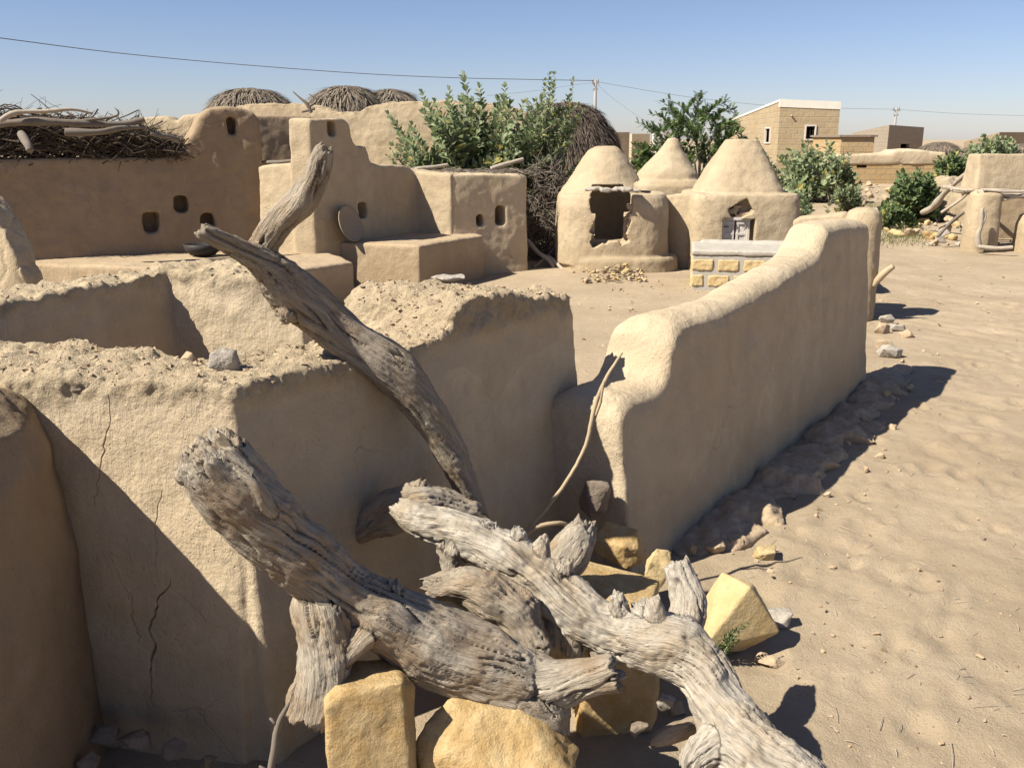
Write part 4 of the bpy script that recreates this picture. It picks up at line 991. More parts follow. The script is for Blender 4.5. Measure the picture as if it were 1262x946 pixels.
# long low building in front
A_ = P2(1028, 199, 31); B_ = P2(1166, 202, 30.9); pl = [A_, B_, (B_[0], B_[1] + 2.0), (A_[0], A_[1] + 2.0)]
z1 = D(1028, 199, 31)[2]
h1 = (0, face_s(pl, 0, 1059), face_s(pl, 0, 1072), face_z(pl, 0, 1065, 207), face_z(pl, 0, 1065, 199.5))
o = bld('low_brick_building', pl, .1, [z1 + .0, z1 - .06, z1 - .06, z1 + .0], M['brick_yellow'], [h1], 'long low ochre brick building with a mud-plastered roof edge behind the bushes')
mb = MB()
wall_solid(mb, (A_[0], A_[1] - .04), (B_[0], B_[1] - .04), [(1028, 191), (1070, 190), (1100, 188), (1102, 185), (1128, 184), (1160, 188), (1168, 189)], 1.0, bo=.0, zb=z1 - .1)
me = remesh(mb.mesh(), .06, 2); P = co(me); N = nr(me); setco(me, P + N * (.03 * fbm(P * 1.5, 3))[:, None]); link('mud_parapet', me, M['mud'], o)
# grey building
A_ = P2(1096, 155, 50); B_ = P2(1139, 157, 52); Cc = P2(1050, 164, 62); pl = [A_, B_, (Cc[0] + 3.5, Cc[1] + 2), Cc]
zA = D(1096, 154, 50)[2]; hs = [(0, face_s(pl, 0, 1111), face_s(pl, 0, 1122), face_z(pl, 0, 1115, 183), face_z(pl, 0, 1115, 177.5))]
o = bld('brick_house', pl, .0, [zA, D(1139, 157, 52)[2], zA, D(1050, 164, 62)[2]], M['brick_grey'], hs, 'plain grey-brown block house with one low window and a pole behind it', cat='house')
# far right mud compound
A_ = P2(1232, 163, 45); B_ = P2(1300, 163, 47); Cc = P2(1188, 175, 58); pl = [A_, B_, (Cc[0] + 6, Cc[1] + 3), Cc]
bld('mud_house', pl, -.1, [D(1232, 163, 45)[2], D(1300, 163, 47)[2], D(1300, 163, 47)[2], D(1188, 175, 58)[2]], M['mud_yellow'], [], 'far flat-topped mud house on the skyline at the right edge', cat='house')
for (a, b, Y, w_, y2, lb) in [(768, 163, 40, 16, 195, 'small far mud tower between the thatched hut and the feathery tree'), (790, 165, 44, 22, 190, 'far mud wall stub left of the feathery tree'), (822, 161, 60, 24, 175, 'tiny far whitewashed parapet above the tree')]:
    A_ = P2(a - w_ / 2, b, Y); B_ = P2(a + w_ / 2, b, Y + .3); pl = [A_, B_, (B_[0], B_[1] + 2), (A_[0], A_[1] + 2)]
    bld('mud_house', pl, -.1, D(a, b, Y)[2], M['mud'] if w_ < 24 else M['whitewash'], [], lb, cat='house')
# power poles and lines
def pole(px, ytop, Y, label, arm=8, r=.07):
    p = Vector(D(px, ytop, Y)); e = empty('power_pole', (p.x, p.y, 0), label, 'pole'); mb = MB()
    mb.tube([(p.x, p.y, 0), (p.x, p.y, p.z)], [r * 1.3, r], 8); mb.build('post', M['metalgrey'], e)
    k = Y / 1138; 
    for dz_, ww in ((.15, 1), (.4, .7)): mb = MB(); mb.box((p.x, p.y - .02, p.z - dz_), (arm * k * ww, .08, .08)); mb.build('crossarm', M['metalgrey'], e, smooth=False)
    for s_ in (-1, 1):
        mb = MB(); mb.tube([(p.x + s_ * arm * k * .4, p.y, p.z - .1), (p.x + s_ * arm * k * .4, p.y, p.z + .1)], [.03, .02], 6); mb.build('insulator', M['metalgrey'], e)
    return p
p1 = pole(734, 99, 45, 'pale power pole with a crossarm rising behind the thatched hut')
p2 = pole(1105, 133, 56, 'thin power pole standing behind the plain grey-brown house')
p3 = pole(814, 141, 70, 'tiny far power pole above the feathery tree', 5, .05)
def wire(rows, r, label):
    c = spl([(*D(a, b, Y), 1) for a, b, Y in rows], .5); mb = MB(); mb.tube([tuple(x[:3]) for x in c], [max(r, r * x[1] / 30) for x in c], 5); tag(mb.build('power_line', M['wire'], smooth=True), label, 'power line')
wire([(-90, 35, 18), (0, 47, 21), (150, 66, 26), (300, 80, 31), (450, 91, 36), (560, 96, 39), (650, 98, 42), (732, 99.5, 45)], .011, 'long dark power line sagging across the sky from the left edge')
wire([(732, 102, 45), (700, 106, 45), (660, 112, 44), (600, 118, 40)], .004, 'short thin wire running left from the pale power pole')
wire([(736, 101, 45), (800, 112, 48), (860, 121, 51), (960, 131, 55), (1104, 135, 56)], .005, 'thin power line between the two power poles')
wire([(1106, 135, 56), (1180, 140, 58), (1270, 143, 62), (1400, 146, 66)], .004, 'thin pale power line leaving the right pole to the right edge')
wire([(736, 104, 45), (760, 125, 46), (800, 150, 50), (812, 143, 70)], .003, 'slack thin wire hanging from the pale power pole')
# thatched huts
def thatch_hut(px, ytop, Y, rpx, zfoot, label, n=2600, m='thatch', sq=1.0, two=None, seed=1, L=.5):
    p = D(px, ytop, Y); R_ = rpx * Y / 1138; h = p[2] - zfoot; e = empty('thatched_hut', (p[0], Y, 0), label, 'hut')
    mb = MB(); mb.loft([ring(p[0], Y, 0, R_ * .92, R_ * .92), ring(p[0], Y, zfoot + .2, R_ * .93, R_ * .93)]); mb.build('wall', M['mud'], e)
    mb = MB(); rings = [ring(p[0], Y, zfoot - .05, R_ * .9, R_ * .9)]
    for k in range(13):
        a = k / 12 * math.pi / 2; rings.append(ring(p[0], Y, zfoot + h * math.sin(a) ** sq, max(.02, R_ * math.cos(a) ** .8), max(.02, R_ * math.cos(a) ** .8)))
    mb.loft(rings); me = remesh(mb.mesh(), R_ / 26, 2); P = co(me); N = nr(me)
    ang = np.arctan2(P[:, 1] - Y, P[:, 0] - p[0])
    setco(me, P + N * (.03 * R_ * fbm(P * 1.8, 3, seed) + .035 * R_ * pn(np.stack([np.cos(ang) * 9, np.sin(ang) * 9, P[:, 2] * 1.5], 1), seed))[:, None])
    rf = link('thatch_roof', me, M[m], e)
    P = co(me); N = nr(me); rg = random.Random(seed); ok = [i for i in range(len(P)) if P[i, 2] > zfoot and N[i, 1] < .45]
    mb = MB()
    for k in range(n):
        i = rg.choice(ok); q = Vector(P[i]); nn = Vector(N[i]); dn = Vector((0, 0, -1)); dn = (dn - nn * dn.dot(nn))
        if dn.length < .2: dn = Vector((q.x - p[0], q.y - Y, -.3))
        dn.normalize(); sd = nn.cross(dn); dn = (dn + sd * rg.gauss(0, .22)).normalized(); l = L * rg.uniform(.4, 1.1); w_ = rg.uniform(.006, .014)
        a = q + nn * .004; b = q + dn * l * .55 + nn * rg.uniform(.02, .05); c = q + dn * l + nn * rg.uniform(-.03, .09)
        mb.add([a - sd * w_, a + sd * w_, b + sd * w_, b - sd * w_, c], [(0, 1, 2, 3), (3, 2, 4)])
    mb.build('loose_thatch', M['thatch' if seed == 3 else 'thatch_pale'], e, smooth=False)['kind'] = 'stuff'
    return e
thatch_hut(696, 127, 18.5, 75, .35, 'big dark round thatched hut with shaggy roof behind the leafy shrub', 9000, seed=3, sq=.9, L=.4)
thatch_hut(307, 109, 24, 56, 1.9, 'left thatched dome roof, low and rounded, above the back walls', 2600, seed=5, L=.6)
thatch_hut(425, 106, 24, 52, 1.9, 'middle thatched dome roof right of the dead branch', 2600, seed=7, L=.6)
thatch_hut(482, 110, 24.5, 40, 1.9, 'right-hand lower dome joined to the middle thatched dome', 1800, seed=9, L=.6)
thatch_hut(1160, 175, 40, 26, 1.0, 'small far dark dome roof right of the grey-brown house', 500, seed=11)
thatch_hut(1222, 176, 28, 34, 1.2, 'dark dome roof behind the open shed, partly hidden by a bush', 700, seed=13)
thatch_hut(1256, 177, 34, 20, 1.3, 'dark dome roof at the right edge on the skyline', 400, seed=15)
# open shed at the right edge
mb = MB(); Y = 16.0
a = D(1203, 190, Y); b = D(1330, 190, Y)
mb.prism([(D(1199, 233, Y)[0], Y - .1, D(1199, 236, Y)[2]), (D(1330, 233, Y)[0], Y - .1, D(1330, 236, Y)[2]), (D(1330, 233, Y)[0], Y + .5, D(1330, 236, Y)[2]), (D(1199, 233, Y)[0], Y + .5, D(1199, 236, Y)[2])],
         [(a[0] + .05, Y - .04, a[2]), (b[0], Y - .04, b[2]), (b[0], Y + .4, b[2]), (a[0] + .05, Y + .4, a[2])])
shed = empty('open_shed', (a[0], Y, 0), 'open mud shed with fat rounded pillars and a roof of branches at the right edge', 'shed')
o = adobe('upper_wall', mb, .03, 3, M['mud_pale'], parent=shed, amp=.012)
for k, (x0, x1, yt) in enumerate([(1188, 1225, 234), (1252, 1300, 262)]):
    xa, xb = D(x0, 300, 15.6)[0], D(x1, 300, 15.6)[0]; r_ = (xb - xa) / 2; zt = D(x0, yt, 15.6)[2]; mb = MB(); c = (xa + xb) / 2
    mb.loft([ring(c, 15.6, -.1, r_ * 1.05, .26, sq=3), ring(c, 15.6, zt * .7, r_, .24, sq=3), ring(c + .02, 15.6, zt * .93, r_ * .95, .22, sq=2.8), ring(c + .02, 15.6, zt, r_ * .7, .15)])
    adobe('pillar', mb, .022, 4, M['mud_pale'], parent=shed, amp=.012)
mb = MB(); wall_solid(mb, (D(1215, 200, 17.6)[0], 17.6), (D(1340, 200, 17.6)[0], 17.6), [(0, .95), (2.2, .95)], .2, pix=False); adobe('rear_wall', mb, .04, 2, M['mud_yellow'], parent=shed)
rg = random.Random(8)
for k in range(16):
    y = 15.45 + .14 * k; x0 = D(1212, 236, 15.6)[0] + rg.uniform(-.15, .1); z = D(1212, 237, 15.6)[2] + rg.uniform(-.04, .05)
    mb = MB(); pts = [(x0 + t * 2.0 / 6, y + rg.uniform(-.03, .03) , z + rg.uniform(-.025, .025) - .02 * math.sin(t)) for t in range(7)]
    if k > 11: pts = [(p[0], 15.5 + rg.uniform(-.05, .1), p[2] - rg.uniform(.02, .12)) for p in pts]
    mb.tube(pts, [rg.uniform(.02, .04)] * 7, 7); mb.build('roof_branch', M['twig_grey'], shed)
stick('crooked_post', [(1206, 305, 15.2, 7), (1205, 290, 15.2, 6), (1209, 278, 15.2, 5), (1210, 262, 15.2, 4), (1211, 256, 15.2, 2)], M['twig_grey'], 'crooked grey wooden post in front of the shed pillar', cat='post', extra=([(1208, 280, 15.2, 4), (1214, 268, 15.2, 3), (1213, 260, 15.2, 2)],), k_=.6)
stick('bare_pole', [(1206, 304, 15.0, 4), (1226, 306, 14.95, 5), (1248, 305, 14.9, 4)], M['twig_grey'], 'pale pole lying on the ground before the shed opening', cat='pole', k_=.6)
stick('bare_pole', [(1136, 262, 18.5, 5), (1150, 255, 18.2, 8), (1166, 236, 17.8, 6), (1185, 219, 17.4, 5), (1203, 203, 17, 4), (1214, 190, 16.8, 3)], M['twig_grey'], 'long grey tree limb slanting up against the shed', cat='branch', extra=([(1176, 228, 17.6, 5), (1172, 218, 17.6, 4)], [(1186, 240, 17.2, 3), (1195, 222, 17, 3.5), (1202, 208, 16.9, 2.5)], [(1160, 262, 16.9, 3), (1185, 245, 16.9, 3.5), (1200, 228, 16.8, 3)]), k_=.6)
stick('bare_pole', [(1155, 292, 15.9, 3), (1172, 274, 16.1, 4), (1188, 262, 16.3, 3)], M['twig'], 'brown stick propped on the rubble beside the shed', cat='stick', k_=.6)
mb = MB(); wall_solid(mb, P2(1146, 240, 21), P2(1200, 240, 20.6), [(1146, 221), (1160, 217), (1185, 219), (1200, 224)], .3); tag(adobe('low_wall', mb, .04, 3, M['mud_pale'], amp=.03, rough=.03), 'ruined pale stub of wall behind the slanting limb', 'wall')
# rubble fields
protos = [rockmesh(200 + k, (1, .8, .6), .5, 1 / 14, .05, 12) for k in range(7)]
def scatter(n, box, Yf, smin, smax, mats, label, group, seed, cat='rock', name='rock', zoff=.15, flat=1.0, pile=0):
    rg = random.Random(seed)
    for k in range(n):
        a, b = rg.uniform(box[0], box[2]), rg.uniform(box[1], box[3]); x, y, _ = G(a, b, 0)
        s = smin + (smax - smin) * rg.random() ** 2.2
        me = protos[k % 7].copy(); me.materials.clear(); me.materials.append(M[rg.choice(mats)])
        o = bpy.data.objects.new(name, me); col.objects.link(o)
        zz = gz(x, y) + s * zoff + (pile * max(0, 1 - 2 * abs((a - (box[0] + box[2]) / 2) / (box[2] - box[0]))) * rg.random() if pile else 0)
        o.location = (x, y, zz); o.scale = (s, s, s * flat); o.rotation_euler = (rg.uniform(-.5, .5), rg.uniform(-.5, .5), rg.uniform(0, 6.3)); tag(o, label, cat, group)
scatter(130, (718, 333, 796, 351), None, .06, .15, ['clod', 'clod', 'mud', 'yellow_pale'], 'broken piece of dried mud in the rubble heap at the foot of the round granary', 'mud rubble below the round granary', 4, 'rubble piece', 'mud_fragment', .2, .8, .14)
scatter(60, (1132, 272, 1202, 304), None, .08, .40, ['yellow_pale', 'yellow', 'clod', 'grey'], 'rough stone in the rubble left of the open shed', 'rubble stones left of the open shed', 5)
scatter(70, (1040, 238, 1150, 294), None, .08, .36, ['yellow_pale', 'clod', 'clod', 'grey'], 'stone strewn on the slope between the bushes and the shed', 'stones strewn below the bushes', 6)
scatter(36, (990, 226, 1110, 252), None, .1, .45, ['yellow_pale', 'clod', 'clod'], 'pale stone on the rise in front of the low brick building', 'stones on the rise before the brick building', 7)
scatter(12, (1222, 296, 1262, 306), None, .05, .14, ['yellow_pale', 'grey', 'whitewash'], 'small pale stone on the ground inside the shed opening', 'stones inside the shed opening', 9)
scatter(16, (1090, 320, 1262, 440), None, .03, .09, ['clod', 'darkstone'], 'brown clod on the bare ground of the sandy lane', 'clods on the sandy lane', 10, 'clod', 'earth_clod', .0, .4)
# tray and pot
tc = Vector(D(431, 276, 11.5)); e = None
mb = MB(); nn = 30; rt = .225; rings = []
for (r_, z_) in [(.0, -.035), (.10, -.034), (.18, -.02), (.215, 0), (.228, .012), (.228, .022), (.21, .014), (.17, -.008), (.09, -.02), (0, -.022)]:
    rings.append([(max(r_, .001) * math.cos(2 * math.pi * k / nn), max(r_, .001) * math.sin(2 * math.pi * k / nn), z_) for k in range(nn)])
mb.loft(rings); o = mb.build('straw_tray', M['basket']); o.location = tc
o.rotation_euler = Vector((.86, -.40, .30)).to_track_quat('Z', 'Y').to_euler(); tag(o, 'round shallow woven tray leaning against the stepped wall on the platform', 'tray')
pc_ = Vector(D(250, 309, 10.9)); pc_.z = .47; mb = MB()
mb.loft([[(r_ * math.cos(2 * math.pi * k / 24) + pc_.x, r_ * math.sin(2 * math.pi * k / 24) + pc_.y, pc_.z + z_) for k in range(24)] for r_, z_ in [(.06, .0), (.14, .02), (.2, .08), (.215, .15), (.20, .15), (.18, .09), (.12, .04), (.01, .03)]])
tag(mb.build('cooking_bowl', M['pot']), 'black round-bottomed bowl on the bench under the niches', 'bowl')
def add_leaf(mb, p, d, up, L, W, fold=.15):
    d = d.normalized(); s = d.cross(up)
    if s.length < 1e-3: s = Vector((1, 0, 0))
    s.normalize(); n = s.cross(d)
    a = p; b1 = p + d * L * .3 + s * W * .42 + n * fold * W; b2 = p + d * L * .3 - s * W * .42 + n * fold * W
    c1 = p + d * L * .68 + s * W * .5 + n * fold * W - n * L * .03; c2 = p + d * L * .68 - s * W * .5 + n * fold * W - n * L * .03
    e = p + d * L - n * L * .1; m1 = p + d * L * .3; m2 = p + d * L * .68 - n * L * .03
    mb.add([a, b1, c1, e, c2, b2, m1, m2], [(0, 1, 6), (6, 1, 2, 7), (7, 2, 3), (0, 6, 5), (6, 7, 4, 5), (7, 3, 4)])
def shrub(px, Y, tops, leaf, label, z0=None, mat_='leaf_grey', seed=1, base_spread=.25, name='leafy_shrub', gap=.75, side=1, cat='shrub', group=None, bare=.35):
    """broad-leaved desert shrub: upright stems with opposite pairs of oval leaves"""
    rg = random.Random(seed); b = D(px, 300, Y); z0 = gz(b[0], Y) if z0 is None else z0
    e = empty(name, (b[0], Y, z0), label, cat, group); st = MB(); lf = MB()
    def stem(p0, p1, r, depth):
        p0, p1 = Vector(p0), Vector(p1); L = (p1 - p0).length; n = 7; ctrl = p0.lerp(p1, .5) + Vector((p0.x - p1.x, p0.y - p1.y, 0)) * .22 + Vector((rg.gauss(0, .03), rg.gauss(0, .03), L * .05))
        pts = [(p0 * (1 - t) ** 2 + ctrl * 2 * t * (1 - t) + p1 * t * t) for t in [k / n for k in range(n + 1)]]
        st.tube(pts, [r * (1 - .75 * k / n) for k in range(n + 1)], 5)
        step = leaf * gap * .5; s = L * (bare if depth == 0 else .12); ph = rg.random() * 3
        while s < L:
            t = s / L * n; i = min(int(t), n - 1); q = pts[i].lerp(pts[i + 1], t - i); d = (pts[i + 1] - pts[i]).normalized()
            u = d.orthogonal().normalized(); v = d.cross(u); ph += 1.57 + rg.gauss(0, .2); sz = leaf * rg.uniform(.7, 1.1) * (1 - .35 * max(0, s / L - .7) / .3)
            for sgn in (-1, 1):
                w_ = (u * math.cos(ph) + v * math.sin(ph)) * sgn
                if rg.random() < .92: add_leaf(lf, q, w_ * .75 + d * rg.uniform(.35, .9) + Vector((0, 0, .15)), d, sz, sz * .62)
            s += step
        add_leaf(lf, p1, d, u, leaf * .5, leaf * .3); add_leaf(lf, p1, d + u * .5, v, leaf * .45, leaf * .28)
        if depth == 0 and L > leaf * 4:
            for k in range(side if isinstance(side, int) else 1):
                if rg.random() < .8:
                    i = rg.randrange(2, 5); q = pts[i]; d = (pts[i + 1] - pts[i]).normalized(); dd = (d + Vector((rg.gauss(0, .6), rg.gauss(0, .6), .1))).normalized(); stem(q, q + dd * L * rg.uniform(.22, .36), r * .6, 1)
    for tx, ty, dY in tops:
        tp_ = D(tx, ty, Y + dY); stem((b[0] + (tp_[0] - b[0]) * .3 * rg.random() + rg.gauss(0, base_spread), Y + dY * .3 + rg.gauss(0, base_spread * .5), z0 - .03), tp_, min(.016, leaf * .09), 0)
    st.build('stem', M['twig_grey'], e); lf.build('leaves', M[mat_], e, smooth=False); return e
rg = random.Random(21)
def env(pts, n, jx=0, lo=40, dY=.5, pw=1.6):
    xs = [p[0] for p in pts]; ys = [p[1] for p in pts]; o = []
    for k in range(n):
        x = rg.uniform(xs[0], xs[-1]); y = float(np.interp(x, xs, ys)); o.append((x, y + lo * rg.random() ** pw, rg.uniform(-dY, dY)))
    return o
big = [(484, 160), (505, 155), (520, 130), (545, 125), (572, 112), (590, 120), (612, 120), (635, 122), (652, 130), (668, 118), (690, 112), (704, 125)]
shrub(590, 14.9, env(big, 84, lo=70, dY=.7, pw=1.1) + [(484, 150, 0), (520, 116, .1), (553, 112, 0), (571, 94, 0), (590, 108, .2), (622, 108, 0), (479, 142, -.2), (500, 170, -.3)], .19, 'large grey-green broad-leaved shrub rising behind the storeroom roof', seed=2, side=2, z0=0, bare=.45)
shrub(655, 14.9, [(683, 92, 0), (668, 118, .1), (706, 98, 0), (700, 120, .2), (690, 135, .2), (672, 100, -.2), (650, 125, 0), (645, 160, 0), (695, 150, -.1), (678, 92, .1), (662, 165, -.2)], .12, 'thin leggy broad-leaved shrub with sparse tips right of the large one', seed=6, side=1, z0=0, bare=.5)
shrub(503, 13.8, [(482, 185, 0), (490, 180, 0), (507, 178, 0), (518, 186, 0), (478, 192, 0)], .10, 'small leafy sprig on the wall top beside the storeroom', z0=1.2, seed=7, side=0, bare=.1, base_spread=.06)
shrub(985, 15.5, [(975, 243, 0), (990, 238, 0), (997, 245, 0), (980, 255, -.2), (994, 262, -.2), (970, 262, 0), (998, 255, .2), (984, 240, .2)], .17, 'broad-leaved plant squeezed between the square granary and the round pillar', seed=8, side=0, bare=.2)
shrub(1008, 25, env([(945, 205), (965, 190), (985, 178), (1010, 172), (1040, 185), (1058, 200)], 80, lo=48, dY=1.0, pw=1.1), .24, 'wide loose grey-green bush in front of the pale brick house', seed=9, side=1, bare=.22, base_spread=.35, gap=.9)
shrub(945, 23, env([(925, 165), (940, 178), (960, 195)], 16, lo=50, dY=.4, pw=1), .2, 'dark leafy bush just right of the square granary top', seed=10, side=1, bare=.2, gap=.9)
shrub(1046, 21, env([(1028, 236), (1045, 226), (1062, 230)], 22, lo=22, dY=.4), .17, 'low bush on the rise below the wide loose one', seed=11, side=0, bare=.15, gap=.9)
shrub(1126, 20.5, env([(1100, 222), (1112, 208), (1130, 204), (1150, 214)], 80, lo=50, dY=.7, pw=1), .2, 'dense round dark-green bush left of the slanting limb', seed=12, side=0, bare=.1, base_spread=.28, mat_='leaf_green', gap=.8)
shrub(1178, 24, env([(1148, 200), (1165, 192), (1190, 188), (1204, 196)], 50, lo=28, dY=.6), .22, 'leafy bush behind the shed and the slanting limb', seed=13, side=0, bare=.2, mat_='leaf_green')
shrub(1100, 19, env([(1088, 258), (1100, 250), (1114, 256)], 18, lo=14, dY=.3), .15, 'small leafy plant at the foot of the dense round bush', seed=14, side=0, bare=.1, mat_='leaf_green')
shrub(1220, 27, env([(1195, 176), (1215, 167), (1250, 172)], 34, lo=18, dY=.6), .22, 'grey-green bush on the skyline behind the shed roof', seed=15, side=0, bare=.3)
shrub(700, 13.6, env([(672, 322), (695, 316), (712, 326)], 16, lo=12, dY=.15), .06, 'low green weeds at the shaded foot of the round granary', seed=16, side=0, bare=.05, mat_='leaf_green', cat='weeds')
shrub(912, 2.9, [(905, 776, 0), (915, 772, 0), (922, 768, 0), (910, 790, 0)], .022, 'tiny green weed growing against the pale yellow boulder', seed=17, side=0, bare=.1, base_spread=.02, mat_='leaf_green', cat='weed')
# feathery tree
def feather_tree(px, Y, label):
    b = D(px, 300, Y); e = empty('feathery_tree', (b[0], Y, 0), label, 'tree'); rg = random.Random(5); tk = MB(); lf = MB()
    base = Vector((b[0], Y, 0)); fork = base + Vector((.05, 0, .7)); tk.tube([base, base + Vector((.04, 0, .4)), fork], [.11, .09, .08], 8)
    def spray(q, d, L, fol):
        pts = [q]; dd = d.normalized(); n = 9
        for k in range(n):
            dd = (dd + Vector((rg.gauss(0, .05), rg.gauss(0, .05), -.09))).normalized(); pts.append(pts[-1] + dd * L / n)
        tk.tube(pts, [.008 * (1 - .8 * k / n) + .002 for k in range(n + 1)], 4, cap=False)
        for k in range(1, n + 1):
            for r2 in range(3):
                t = rg.random(); q2 = pts[k - 1].lerp(pts[k], t); ax = (pts[k] - pts[k - 1]).normalized(); sdv = ax.orthogonal().normalized(); a = rg.uniform(0, 6.28)
                o = (sdv * math.cos(a) + ax.cross(sdv) * math.sin(a)); fd = (o + ax * .8 + Vector((0, 0, .1))).normalized(); FL = rg.uniform(.08, .14)
                for j in range(6):
                    q3 = q2 + fd * FL * (j + 1) / 6; s2 = fd.cross(Vector((0, 0, 1))); s2 = s2.normalized() if s2.length > .01 else Vector((1, 0, 0))
                    for sg in (-1, 1):
                        tip = q3 + s2 * sg * .028 + fd * .012; w_ = fd * .009
                        lf.add([q3 - w_, q3 + w_, tip + w_ * .6, tip - w_ * .6], [(0, 1, 2, 3)])
    tg = []
    for k in range(150):
        x = rg.uniform(788, 918); top = float(np.interp(x, [785, 800, 815, 835, 870, 895, 925], [182, 168, 155, 142, 140, 152, 172])); y = top + (215 - top) * rg.random() ** 1.1
        tg.append((x, y, rg.uniform(-1.0, 1.0) * (1 - abs(x - 852) / 90)))
    for k, (x, y, dY) in enumerate(tg):
        t = Vector(D(x, y, Y + dY))
        if k % 9 == 0: mid = fork.lerp(t, .5) + Vector((rg.gauss(0, .08), rg.gauss(0, .08), .1)); tk.tube([fork, mid, t], [.04, .025, .01], 6)
        out = (t - fork); d = Vector((out.x, out.y * .8, abs(out.z) * .5 + .35)).normalized() + Vector((rg.gauss(0, .3), rg.gauss(0, .3), rg.gauss(0, .25)))
        spray(t - d.normalized() * .15, d, rg.uniform(.3, .5), 1)
    for x, y, dx, L in [(838, 148, -.5, .6), (845, 150, -.9, .6), (868, 148, .5, .65), (872, 150, 1.0, .6), (862, 150, -.2, .6), (878, 150, .8, .5), (855, 148, .2, .6), (830, 158, -.8, .6), (815, 168, -1, .55), (842, 142, .6, .5), (870, 140, .9, .45), (852, 146, -.7, .7)]:
        spray(Vector(D(x, y, Y)), Vector((dx, 0, 1.0)), L, 1)
    tk.build('trunk', M['twig'], e); lf.build('crown', M['leaf_small'], e, smooth=False)
feather_tree(855, 20, 'feathery fine-leaved green tree with arching sprays behind the granaries')
# brushwood heap on the tall courtyard wall
def twigs(mb, n, fn, L, r, seed, wob=.15, flat=.35):
    rg = random.Random(seed)
    for k in range(n):
        p = Vector(fn(rg)); a = rg.gauss(0, .5) + (math.pi if rg.random() < .5 else 0) + math.atan2(dFv.y, dFv.x)
        d = Vector((math.cos(a), math.sin(a), rg.gauss(0, flat))).normalized(); l = rg.uniform(*L); pts = [p - d * l / 2]; dd = d
        for j in range(5): dd = (dd + Vector((rg.gauss(0, wob), rg.gauss(0, wob), rg.gauss(0, wob)))).normalized(); pts.append(pts[-1] + dd * l / 5)
        r0 = rg.uniform(*r); mb.tube(pts, [r0 * (1 - .13 * j) for j in range(6)], 4, cap=False)
mb = MB(); dFo = Vector((-dFv.y, dFv.x, 0))
def heap(rg):
    u = rg.random(); px = -60 + 285 * u; s_, z = onplane(px, 190, F0, F1); top = float(np.interp(px, [-60, 0, 80, 150, 190, 228], [128, 134, 142, 150, 158, 178])); zz = onplane(px, rg.uniform(top + 6, 192), F0, F1)[1]
    v = Vector((F0[0], F0[1], 0)) + dFv * s_ + dFo * rg.uniform(.0, .38); return (v.x, v.y, zz)
def heap2(rg):
    p = heap(rg)
    while not (D(130, 0, 1)[0] / D(130, 0, 1)[1] < p[0] / p[1]): p = heap(rg)
    return (p[0], p[1], p[2])
twigs(mb, 1300, heap, (.15, .7), (.0035, .011), 3)
twigs(mb, 1300, heap2, (.1, .3), (.003, .007), 4, .3, .5)
twigs(mb, 1400, heap, (.1, .45), (.004, .012), 14, .25, .6)
tag(mb.build('brushwood', M['twig_dark']), 'dense heap of dry brushwood and twigs on top of the tall courtyard wall', 'brushwood', kind='stuff')
for k, (rows, m_, lb) in enumerate([
    ([(-20, 155, 9.8, 7), (40, 150, 9.9, 8), (100, 152, 10.1, 7), (150, 153, 10.3, 6), (178, 147, 10.4, 7)], 'twig', 'thick grey limb with a cut end across the front of the brushwood heap'),
    ([(0, 149, 9.7, 5), (20, 139, 9.8, 5), (60, 137, 9.9, 4), (90, 135, 10, 3.5), (114, 140, 10.1, 2.5)], 'twig_grey', 'arched pale limb along the top of the brushwood heap'),
    ([(80, 163, 9.9, 8), (120, 163, 10, 7), (150, 158, 10.2, 5), (178, 157, 10.4, 4)], 'twig', 'short straight grey limb in the middle of the brushwood heap'),
    ([(26, 165, 9.6, 8), (34, 178, 9.4, 9), (37, 186, 9.35, 8)], 'twig', 'blunt cut log end poking out at the front of the brushwood heap'),
    ([(100, 149, 10.1, 3), (140, 144, 10.2, 3), (146, 138, 10.2, 2), (141, 133, 10.2, 1)], 'twig', 'thin twig with an upturned tip sticking above the brushwood heap'),
    ([(185, 165, 10.4, 4), (205, 168, 10.5, 5), (221, 172, 10.6, 4)], 'twig', 'short brown branch at the right end of the brushwood heap')]):
    stick('dry_branch', rows, M[m_], lb, 'branch', seed=k, k_=.62)
stick('dry_branch', [(384, 139, 14.8, 3), (378, 128, 14.8, 3), (370, 121, 14.8, 2), (361, 113, 14.8, 1)], M['twig'], 'forked dead branch standing on the back wall between two thatched domes', 'branch', extra=([(380, 132, 14.8, 2.5), (390, 124, 14.8, 2), (381, 116, 14.8, 1)], [(372, 138, 14.8, 2), (388, 134, 14.8, 2.5)]), k_=.7)
stick('dry_branch', [(605, 208, 13.4, 4), (625, 202, 13.5, 5), (645, 196, 13.6, 3)], M['twig_grey'], 'grey branch lying on the storeroom roof below the shrub', 'branch', k_=.7)
stick('dry_branch', [(512, 210, 13.0, 6), (530, 207, 13.1, 5), (552, 203, 13.2, 3)], M['twig_grey'], 'short stout branch on the wall top left of the storeroom', 'branch', k_=.7)
stick('dry_branch', [(322, 200, 11.9, 3), (340, 200, 11.8, 4), (360, 198, 11.7, 3)], M['twig'], 'broken branch piece on the low wall left of the square pillar', 'branch', k_=.7)
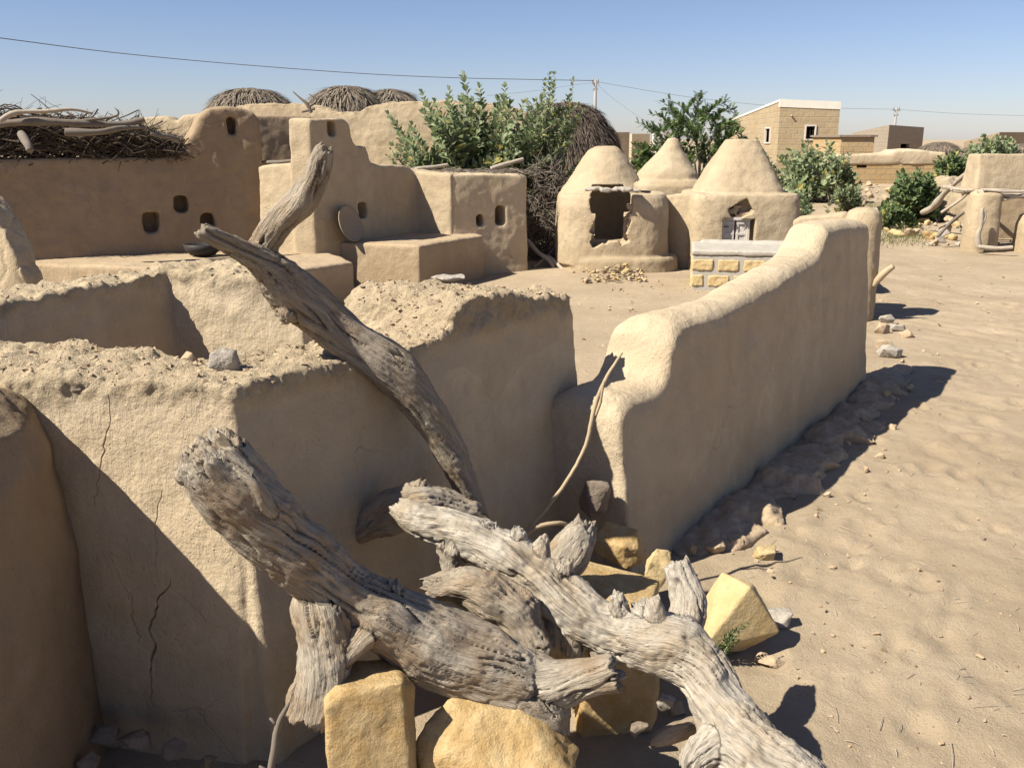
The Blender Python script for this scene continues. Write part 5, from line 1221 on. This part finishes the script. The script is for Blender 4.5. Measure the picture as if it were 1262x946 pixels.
# dead brush between storeroom and granary
mb = MB()
def gap_(rg):
    px = rg.uniform(650, 692); y = rg.uniform(200, 330); Y = rg.uniform(14.0, 15.2); p = D(px, y, Y); return (p[0], p[1], max(.02, p[2]))
rgb = random.Random(9)
for k in range(800):
    p = Vector(gap_(rgb)); d = Vector((rgb.gauss(0, .6), rgb.gauss(0, .5), rgb.gauss(.6, .6))).normalized(); l = rgb.uniform(.15, .6); pts = [p - d * l / 2]
    for j in range(4): d = (d + Vector((rgb.gauss(0, .25), rgb.gauss(0, .25), rgb.gauss(0, .25)))).normalized(); pts.append(pts[-1] + d * l / 4)
    pts = [Vector((q.x, q.y, max(q.z, .01))) for q in pts]; mb.tube(pts, [rgb.uniform(.003, .008)] * 5, 4, cap=False)
tag(mb.build('dry_brush', M['twig']), 'tangle of dead brush filling the gap between storeroom and round granary', 'brush', kind='stuff')
for k, (rows, lb) in enumerate([([(650, 296, 13.7, 5), (662, 310, 13.5, 6), (678, 322, 13.3, 6), (684, 334, 13.2, 5)], 'grey forked limb on the ground in the gap beside the storeroom'), ([(676, 316, 13.4, 4), (688, 326, 13.2, 5), (700, 340, 13.0, 5)], 'short grey limb end lying before the round granary'), ([(657, 330, 13.2, 5), (672, 318, 13.4, 4), (690, 300, 13.8, 3)], 'brown limb crossing the grey forked limb in the gap')]):
    stick('dry_branch', rows, M['twig_grey' if k < 2 else 'twig'], lb, 'branch', seed=k + 9, k_=.6)
# dead twigs scattered over the roof of the storeroom
mb = MB(); rgb = random.Random(19)
for k in range(420):
    px = rgb.uniform(505, 650); t = (px - 505) / 145; Y = 12.9 + rgb.uniform(.0, 1.1); p = Vector(D(px, 214, Y)); p.z = 1.33 + rgb.uniform(0, .05); a = rgb.uniform(0, 3.14); l = rgb.uniform(.05, .25)
    d = Vector((math.cos(a), math.sin(a), rgb.gauss(0, .12))); mb.tube([p, p + d * l / 2 + Vector((0, 0, .01)), p + d * l], rgb.uniform(.003, .007), 4, cap=False)
tag(mb.build('roof_litter', M['twig']), 'dry twigs and litter strewn over the storeroom roof', 'litter', kind='stuff')
# grass tufts on the right slope
mb = MB(); rgb = random.Random(29)
for k in range(2200):
    c = rgb.choice([(1090, 275), (1110, 285), (1130, 268), (1075, 268), (1150, 262), (1100, 295), (1125, 292)]); a, b_ = c[0] + rgb.gauss(0, 11), c[1] + rgb.gauss(0, 5); x, y, _ = G(a, b_, 0); z = gz(x, y)
    d = Vector((rgb.gauss(0, .45), rgb.gauss(0, .45), 1)).normalized() * rgb.uniform(.04, .12); mb.add([(x - .006, y, z), (x + .006, y, z), (x + d.x, y + d.y, z + d.z)], [(0, 1, 2)])
tag(mb.build('dry_grass', M['leaf_dry'], smooth=False), 'sparse yellow-green grass on the stony slope below the bushes', 'grass', kind='stuff')
